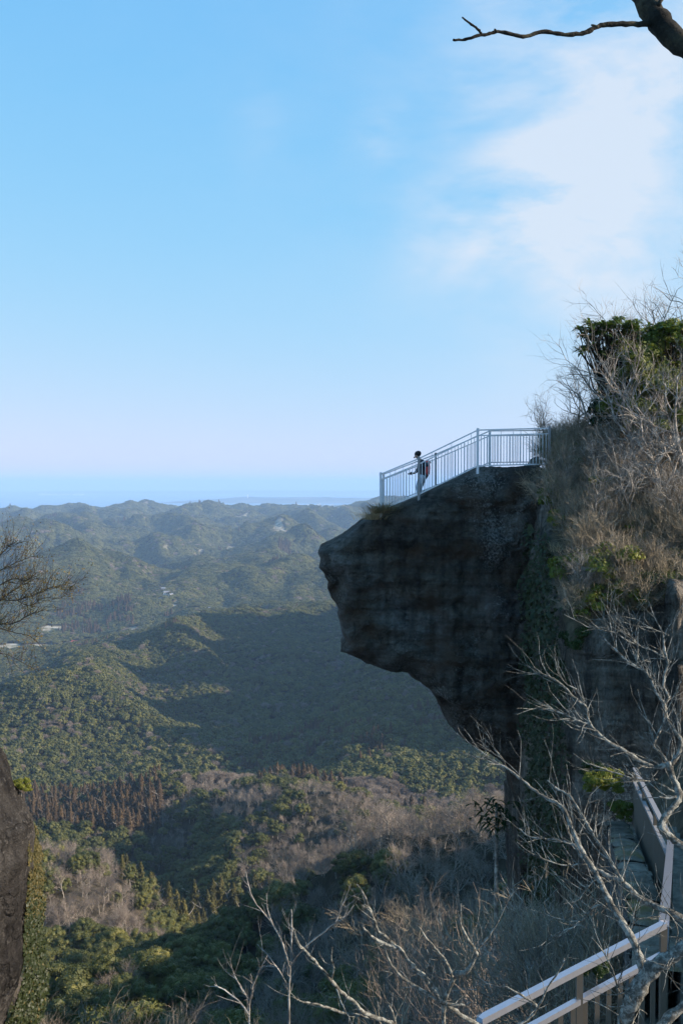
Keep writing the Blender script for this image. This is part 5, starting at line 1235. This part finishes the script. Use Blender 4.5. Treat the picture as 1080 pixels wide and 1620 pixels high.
# stone wall outside the fence
def stone_wall(name, pts, w_, hgt, label, seed=1):
    """pts: top centre line; one course of capstones and a rough face below"""
    r_ = root(name, pts[0], label, 'wall'); B0 = Vector(pts[0]); rn = random.Random(seed); capm = MB(); L = 0; P_ = [Vector(p) - B0 for p in pts]
    for a, b_ in zip(P_, P_[1:]):
        n = max(1, round((b_ - a).length / .42)); t = (b_ - a).normalized()
        for k in range(n):
            p, q = a.lerp(b_, (k + .03) / n), a.lerp(b_, (k + .97) / n); o_ = Vector((rn.uniform(-.02, .02), 0, rn.uniform(-.03, .015)))
            mb = MB(); S_ = 5; sd = Vector((-t.y, t.x, 0)).normalized(); vs = []
            for i in range(S_ + 1):
                for j in range(S_ + 1):
                    f, g = i / S_, j / S_ * 2 - 1; e = (1 - (2 * f - 1) ** 6) * (1 - abs(g) ** 5)
                    vs.append(p.lerp(q, f) + o_ + sd * g * w_ / 2 + U * (.045 * e - .03 + .02 * fl(Vector((p.x * 3 + f, g * 2, p.y * 3)), 1, 2, 3)))
            b0 = len(capm.v); capm.v += vs; nn_ = S_ + 1
            for i in range(S_):
                for j in range(S_): capm.f.append((b0+i*nn_+j, b0+(i+1)*nn_+j, b0+(i+1)*nn_+j+1, b0+i*nn_+j+1))
    capm.build('capstones', M['capstone'], r_, True)
    body_ = MB(); nz_ = 26
    for side in (1, -1):
        pr_ = []; 
        for a, b_ in zip(P_, P_[1:]):
            n = max(2, int((b_ - a).length / .12)); t = (b_ - a).normalized(); sd = Vector((-t.y, t.x, 0)).normalized() * side
            for k in range(n + 1): pr_.append((a.lerp(b_, k / n), sd))
        b0 = len(body_.v)
        for p, sd in pr_:
            for j in range(nz_ + 1):
                z = -.035 - hgt * (j / nz_) ** 1.3; q = p + sd * (w_ / 2 - .02); q = Vector((q.x, q.y, q.z + z)); body_.v.append(q + sd * .05 * fl(q * 3, 1, 2, 4))
        m_ = nz_ + 1
        for i in range(len(pr_) - 1):
            for j in range(nz_):
                f = (b0+i*m_+j, b0+i*m_+j+1, b0+(i+1)*m_+j+1, b0+(i+1)*m_+j); body_.f.append(f if side > 0 else f[::-1])
    body_.build('wall_face', M['wallstone'], r_, True)
M['capstone'] = rock_mat('mossy capstone', (.15, .12, .09), (.22, .185, .14), (.05, .042, .03), False, lich=.7, bdist=.02, warm=(.2, .13, .02))
M['wallstone'] = rock_mat('rough wall stone', (.1, .092, .08), (.15, .14, .125), (.04, .038, .036), True, lich=.7, bdist=.03)
stone_wall('stone_wall', [W(976, 1300, 19.2), W(998, 1360, 15.5), W(1016, 1410, 12.6), W(1030, 1475, 10.2), W(1037, 1530, 8.9)], .42, 5., 'mossy capped stone retaining wall running down beside the slatted fence')
# paved landing behind the silver railing
def slab(name, quad_, n, mt, amp, label, kindv, k2=40):
    mb = MB(); a, b_, c, d = (Vector(q) for q in quad_)
    for j in range(n + 1):
        for i in range(n + 1):
            p = a.lerp(b_, i / n).lerp(d.lerp(c, i / n), j / n); mb.v.append(p + U * amp * fl(p * 1.3, 1, 2, 4))
    for j in range(n):
        for i in range(n): q = j * (n + 1) + i; mb.f.append((q, q + 1, q + n + 2, q + n + 1))
    o = mb.build(name, mt, smooth=True); return tag(o, label, name, kind=kindv)
fz = 1.18
steps = 16
for (A_, B_, nm, n) in ((K0, K1, 'stair', 12), (K1, K2, 'stair', 12)):
    pass
mb = MB()
for (A_, B_, n) in ((K0, K1, 10), (K1, K2, 12)):
    t = B_ - A_; th = Vector((t.x, t.y, 0)).normalized(); sd = Vector((th.y, -th.x, 0))
    for k in range(n):
        p, q = A_.lerp(B_, k / n), A_.lerp(B_, (k + 1) / n); z = p.z - fz + .02; b0 = len(mb.v); zq = q.z - fz + .02
        for pp in (p, q): mb.v += [Vector((pp.x, pp.y, z)) - sd * .35, Vector((pp.x, pp.y, z)) + sd * 2.2]
        mb.v += [Vector((q.x, q.y, zq)) - sd * .35, Vector((q.x, q.y, zq)) + sd * 2.2]
        mb.f += [(b0, b0+1, b0+3, b0+2), (b0+2, b0+3, b0+5, b0+4)]
tag(mb.build('path', M['path']), 'worn stone stairs going down beside the fence', 'stairs', kind='structure')
slab('path', [L0 + Vector((-1.5, -.35, -fz)), K0 + Vector((2.6, -.35, -fz)), K0 + Vector((2.6, -7, -fz + .6)), L0 + Vector((-1.5, -5, -fz + .6))], 10, M['path'], .03, 'trodden landing behind the railing', 'structure')
mb = MB(); zz_ = K0.z - fz - .14; mb.v = [Vector(p) for p in ((.5, 3, zz_), (9, 3, zz_), (9, 9, zz_), (.9, 7.9, zz_))]; mb.f = [(0, 1, 2, 3)]; tag(mb.build('ground', M['earth']), 'packed earth under the landing', 'ground', kind='structure')
# bank rising on the inner side of the stairs
mb = MB(); nn_ = 60
for j in range(nn_ + 1):
    t = j / nn_; y = 5.5 + 18.5 * t; fx = np.interp(y, [5.5, 8, 13, 20, 24], [2.0, 2.1, 4.07, 5.58, 6.2]); bz = np.interp(y, [5.5, 8, 13, 20, 24], [K0.z, K0.z, K1.z, K2.z, K2.z - .6]) - fz
    for i in range(25):
        s = i / 24; x = fx + .75 + s * 6; q = Vector((x, y, 0)); z = bz - .05 + 3.6 * s ** .7 + .25 * fl(q * 1.2, 1, 2, 5) * min(1, s * 6)
        mb.v.append(Vector((x, y, z)))
for j in range(nn_):
    for i in range(24): a = j * 25 + i; mb.f.append((a, a + 1, a + 26, a + 25))
tag(mb.build('ground', M['earth'], smooth=True), 'earthy bank beside the stairs', 'bank', kind='structure')
# masonry block seen between the lower balusters
M['block'] = rock_mat('mottled paving blocks', (.2, .17, .13), (.3, .26, .2), (.08, .07, .055), False, lich=.66, bdist=.015)
rw = root('stepped_masonry', W(905, 1600, 8.2), 'coursed stone footing glimpsed between the balusters of the silver railing', 'masonry')
rn = random.Random(2)
for r in range(12):
    for c_ in range(13):
        q = W(905, 1600, 8.2); mb = MB(); mb.box((-1.0 + c_ * .19 + (r % 2) * .09, r * .09 - .3, -.65 + r * -.10 + .55), (.17, .16, .085)); mb.build('block', M['block'], rw) if r * 13 + c_ < 99 else None
# plants by the stairs
for px_, py_, d, k, s, lab in ((955, 1262, 20.5, 1, .42, 'gold and green leafy bush where the stone wall meets the cut rock'), (985, 1300, 20, 1, .3, 'reddish dark bush at the head of the stone wall'), (938, 1240, 21, 2, .3, 'dark leaf clump under the ivy beside the stone wall'), (942, 1548, 7.6, 2, .1, 'small leafy sprig behind the silver top rail')):
    p = W(px_, py_, d); r_ = root('leafy_bush', p, lab, 'bush', None, px_); r_.scale = (s,) * 3; c = bpy.data.objects.new('foliage', BUSH[k]); COL.objects.link(c); c.parent = r_
    st = MB(); st.tube([Vector((0, 0, .7)), Vector((.05, 0, 0)), Vector((0, 0, -1.2))], [.03, .04, .05], 6); st.build('stem', M['bark_grey'], r_)
# dark leafy spray under the overhang
p = W(785, 1265, 30); r_ = root('fern_shrub', p - Vector((0, 0, .9)), 'dark spiky leaved shrub just under the lowest lip of the overhang', 'shrub'); mb = MB(); rn = random.Random(8)
for i in range(120):
    a = rn.uniform(0, 6.28); d = Vector((math.cos(a), math.sin(a), rn.uniform(-.1, 1.3))).normalized(); s = Vector((rn.gauss(0, .3), rn.gauss(0, .3), rn.uniform(.1, .9))); pts = [s + d * .12 * k - U * .02 * k * k for k in range(5)]; mb.blade(pts, .07, d.cross(U).normalized())
mb.build('foliage', M['dark_green'], r_); st = MB(); st.tube([Vector((0, 0, .8)), Vector((0, 0, -4))], [.04, .08], 6); st.build('stem', M['bark_grey'], r_)

# ------------------------------------------------------------------ bare thicket below the outcrop
SP_TH = [(6, .08, .06, 7, .55, .42, 5), (5, .15, .07, 5, .6, .55, 3), (4, .2, .06, 4, .6, .55, 3), (3, .22, .05, 2, .6, .5, 3), (2, .2, .04, 0, 0, 0, 3)]
TH = []
for s in range(5):
    MINR = .009; a, b_ = bare_proto(400 + s, 9, .06, SP_TH, stems=1); MINR = .004; ma, mb2 = mesh_of(b_, 'crown'), mesh_of(a, 'trunk'); ma.materials.append(M['twig_brown'] if s % 2 else M['twig']); mb2.materials.append(M['bark_grey']); TH.append((ma, mb2))
rg = random.Random(77); cnt = 0
for i in range(110):
    d = 13 + 50 * rg.random() ** 1.1; topy = np.interp(d, [12, 20, 35, 60], [1470, 1400, 1370, 1385]) + rg.uniform(-15, 120); pmin = np.interp(d, [12, 30, 60], [760, 660, 520])
    px_ = rg.uniform(pmin, 925 if d < 30 else 860)
    lim = np.interp(d, [12, 20, 30], [985, 960, 900])
    if px_ > lim: continue
    top = W(px_, topy, d); sc_ = rg.uniform(.55, .95); hgt = 9.5 * sc_
    where = 'close under the stone wall' if d < 22 else 'below the foot of the overhang' if d < 40 else 'on the far side of the gully under the overhang'
    place('thicket_tree', TH, i, (top.x, top.y, top.z - hgt), rg.uniform(0, 6), sc_, f'slim many twigged leafless tree {where}', 'tree', 'leafless thicket below the outcrop'); cnt += 1
for i in range(15):
    d = rg.uniform(13, 19); px_ = rg.uniform(850, 965); top = W(px_, rg.uniform(1350, 1480), d); sc_ = rg.uniform(.6, .95)
    place('brush_shrub', BRUSH, i, (top.x, top.y, top.z - 3.0 * sc_), rg.uniform(0, 6), sc_, 'leafless brush leaning over the outer side of the stone wall', 'shrub', 'leafless brush beside the stone wall', ('branches', 'stem'))
for i in range(46):
    d = rg.uniform(28, 70); px_ = rg.uniform(60, 640); topy = np.interp(d, [28, 70], [1600, 1520]) + rg.uniform(-30, 60); top = W(px_, topy, d); sc_ = rg.uniform(.5, .8)
    place('thicket_tree', TH, i, (top.x, top.y, top.z - 9.5 * sc_), rg.uniform(0, 6), sc_, 'slim leafless tree poking up along the bottom of the gully', 'tree', 'leafless trees along the gully bottom')
print('fg', time.time() - T0)

# ------------------------------------------------------------------ air, sky, sun, camera
HAZE = 7.5e-5
mb = MB(); mb.box((0, 29500, 249), (118000, 65000, 504)); hz = mb.build('haze', None)
m = bpy.data.materials.new('haze'); m.use_nodes = True; nt = m.node_tree; nt.nodes.clear()
out = nt.nodes.new('ShaderNodeOutputMaterial'); pv = nt.nodes.new('ShaderNodeVolumePrincipled')
pv.inputs['Color'].default_value = (.46, .68, 1, 1); pv.inputs['Density'].default_value = HAZE; pv.inputs['Anisotropy'].default_value = .0
nt.links.new(pv.outputs[0], out.inputs['Volume']); hz.data.materials.append(m)
tag(hz, 'thin blue morning haze filling the valleys and bay', 'haze', kind='stuff')

w = bpy.data.worlds.new('World'); SC.world = w; w.use_nodes = True; nt = w.node_tree
bg = nt.nodes['Background']; bg.inputs[1].default_value = .15
sky = nt.nodes.new('ShaderNodeTexSky'); sky.sky_type = 'NISHITA'; sky.sun_disc = False
sky.sun_elevation = R(SUN_EL); sky.sun_rotation = R(SUN_AZ); sky.altitude = 300; sky.air_density = .7; sky.dust_density = .1; sky.ozone_density = 3.0
tc = nt.nodes.new('ShaderNodeTexCoord')
def vm(op, a, b_=None):
    n = nt.nodes.new('ShaderNodeVectorMath'); n.operation = op; nt.links.new(a, n.inputs[0])
    if b_ is not None:
        if isinstance(b_, tuple): n.inputs[1].default_value = b_
        else: nt.links.new(b_, n.inputs[1])
    return n
def mth(op, a, b_=None, cl=False):
    n = nt.nodes.new('ShaderNodeMath'); n.operation = op; n.use_clamp = cl
    for i, v in enumerate((a, b_)):
        if v is None: continue
        if isinstance(v, (int, float)): n.inputs[i].default_value = v
        else: nt.links.new(v, n.inputs[i])
    return n.outputs[0]
# the camera's shoulder: bright sky near the horizon is compressed
KN = 1 / (.15 * 2 ** EXPO)
v1 = vm('MULTIPLY', sky.outputs[0], (1 / 4., 1 / .85, 1 / .22)); v1 = vm('ADD', v1.outputs[0], (1., 1., 1.))
v2 = vm('MULTIPLY', sky.outputs[0], (.342 * KN, 1.06 * KN, 4.6 * KN)); v2 = vm('DIVIDE', v2.outputs[0], v1.outputs[0])
D = tc.outputs['Generated']
def dirv(px, py):
    v = W(px, py, 1000) - Vector((0, 0, CZ)); return tuple(v.normalized())
# soft cloud banks toward the sun side, ragged by stretched noise
mp = nt.nodes.new('ShaderNodeMapping'); mp.inputs['Rotation'].default_value = (0, R(38), 0); mp.inputs['Scale'].default_value = (5, 3, 12)
nt.links.new(D, mp.inputs[0])
def nz(scale, det, rough, vec, dist=0):
    n = nt.nodes.new('ShaderNodeTexNoise'); n.inputs['Scale'].default_value = scale; n.inputs['Detail'].default_value = det
    n.inputs['Roughness'].default_value = rough; n.inputs['Distortion'].default_value = dist; nt.links.new(vec, n.inputs[0]); return n.outputs[0]
n1 = nz(1.1, 7, .58, mp.outputs[0], .4); n2 = nz(3.2, 6, .6, mp.outputs[0], .2)
warp = nt.nodes.new('ShaderNodeTexNoise'); warp.inputs['Scale'].default_value = 9; warp.inputs['Detail'].default_value = 5; nt.links.new(D, warp.inputs[0])
wv = vm('MULTIPLY_ADD', warp.outputs['Color'], (.07, .07, .07)); wv.inputs[2].default_value = (-.035, -.035, -.035)
DW = vm('ADD', D, wv.outputs[0]).outputs[0]
acc = None
# (px, py, radius, weight, tilt-stretch)
for px_, py_, rad, wt in ((1120, 130, .18, .12), (900, 330, .07, .62), (965, 285, .06, .28), (830, 350, .05, .34), (765, 372, .04, .25), (700, 400, .045, .15), (1040, 60, .08, .36), (900, 120, .085, .16), (800, 130, .055, .14), (606, 216, .024, .42), (985, 450, .09, .14), (400, 195, .03, .1), (1400, 300, .28, .1), (780, 20, .05, .2), (690, 320, .035, .16), (930, 560, .09, .16), (330, 742, .035, .12), (1300, -300, .4, .15)):
    df = vm('DISTANCE', DW, dirv(px_, py_)); dd = mth('DIVIDE', df.outputs['Value'], rad)
    g = mth('EXPONENT', mth('MULTIPLY', mth('MULTIPLY', dd, dd), -1.)); g = mth('MULTIPLY', g, wt)
    acc = g if acc is None else mth('ADD', acc, g)
nn = mth('ADD', mth('MULTIPLY', n1, 1.5), mth('MULTIPLY', n2, .6))      # ~1.05 mean
dens = mth('MULTIPLY', acc, mth('MAXIMUM', mth('ADD', mth('MULTIPLY', mth('SUBTRACT', nn, 1.05), 2.8), 1.), .15), True)
dens = mth('MULTIPLY', dens, .76, True)
cl = nt.nodes.new('ShaderNodeMix'); cl.data_type = 'RGBA'; nt.links.new(dens, cl.inputs[0]); nt.links.new(v2.outputs[0], cl.inputs[6])
CLOUD = (.82 * KN, .86 * KN, .94 * KN, 1)
cl.inputs[7].default_value = CLOUD
nt.links.new(cl.outputs[2], bg.inputs[0])

sl = bpy.data.lights.new('sun', 'SUN'); sl.energy = 5.0; sl.angle = R(.5); sl.color = (1, .87, .72)
so_ = bpy.data.objects.new('sun', sl); COL.objects.link(so_)
sd = Vector((math.sin(R(SUN_AZ)) * math.cos(R(SUN_EL)), math.cos(R(SUN_AZ)) * math.cos(R(SUN_EL)), math.sin(R(SUN_EL))))
so_.rotation_euler = sd.to_track_quat('Z', 'Y').to_euler(); so_.location = (60, 10, 400)

cam = bpy.data.cameras.new('camera'); co_ = bpy.data.objects.new('camera', cam); COL.objects.link(co_); SC.camera = co_
co_.location = (0, 0, CZ); co_.rotation_euler = (R(90) - PITCH, 0, 0)
cam.sensor_fit = 'VERTICAL'; cam.sensor_height = 24; cam.lens = 24 * F / 1620; cam.clip_start = .1; cam.clip_end = 200000
SC.view_settings.view_transform = 'Standard'; SC.view_settings.look = 'None'; SC.view_settings.exposure = EXPO if 'EXPO' in globals() else 0
SC.view_settings.gamma = 1; SC.view_settings.use_curve_mapping = False
SC.render.engine = 'CYCLES'; cy = SC.cycles
cy.use_denoising = True; cy.denoiser = 'OPENIMAGEDENOISE'; cy.max_bounces = 4; cy.diffuse_bounces = 2; cy.glossy_bounces = 2
cy.transmission_bounces = 2; cy.volume_bounces = 1; cy.transparent_max_bounces = 8; cy.use_adaptive_sampling = True; cy.adaptive_threshold = .02
cy.sample_clamp_indirect = 4
print('done', time.time() - T0)
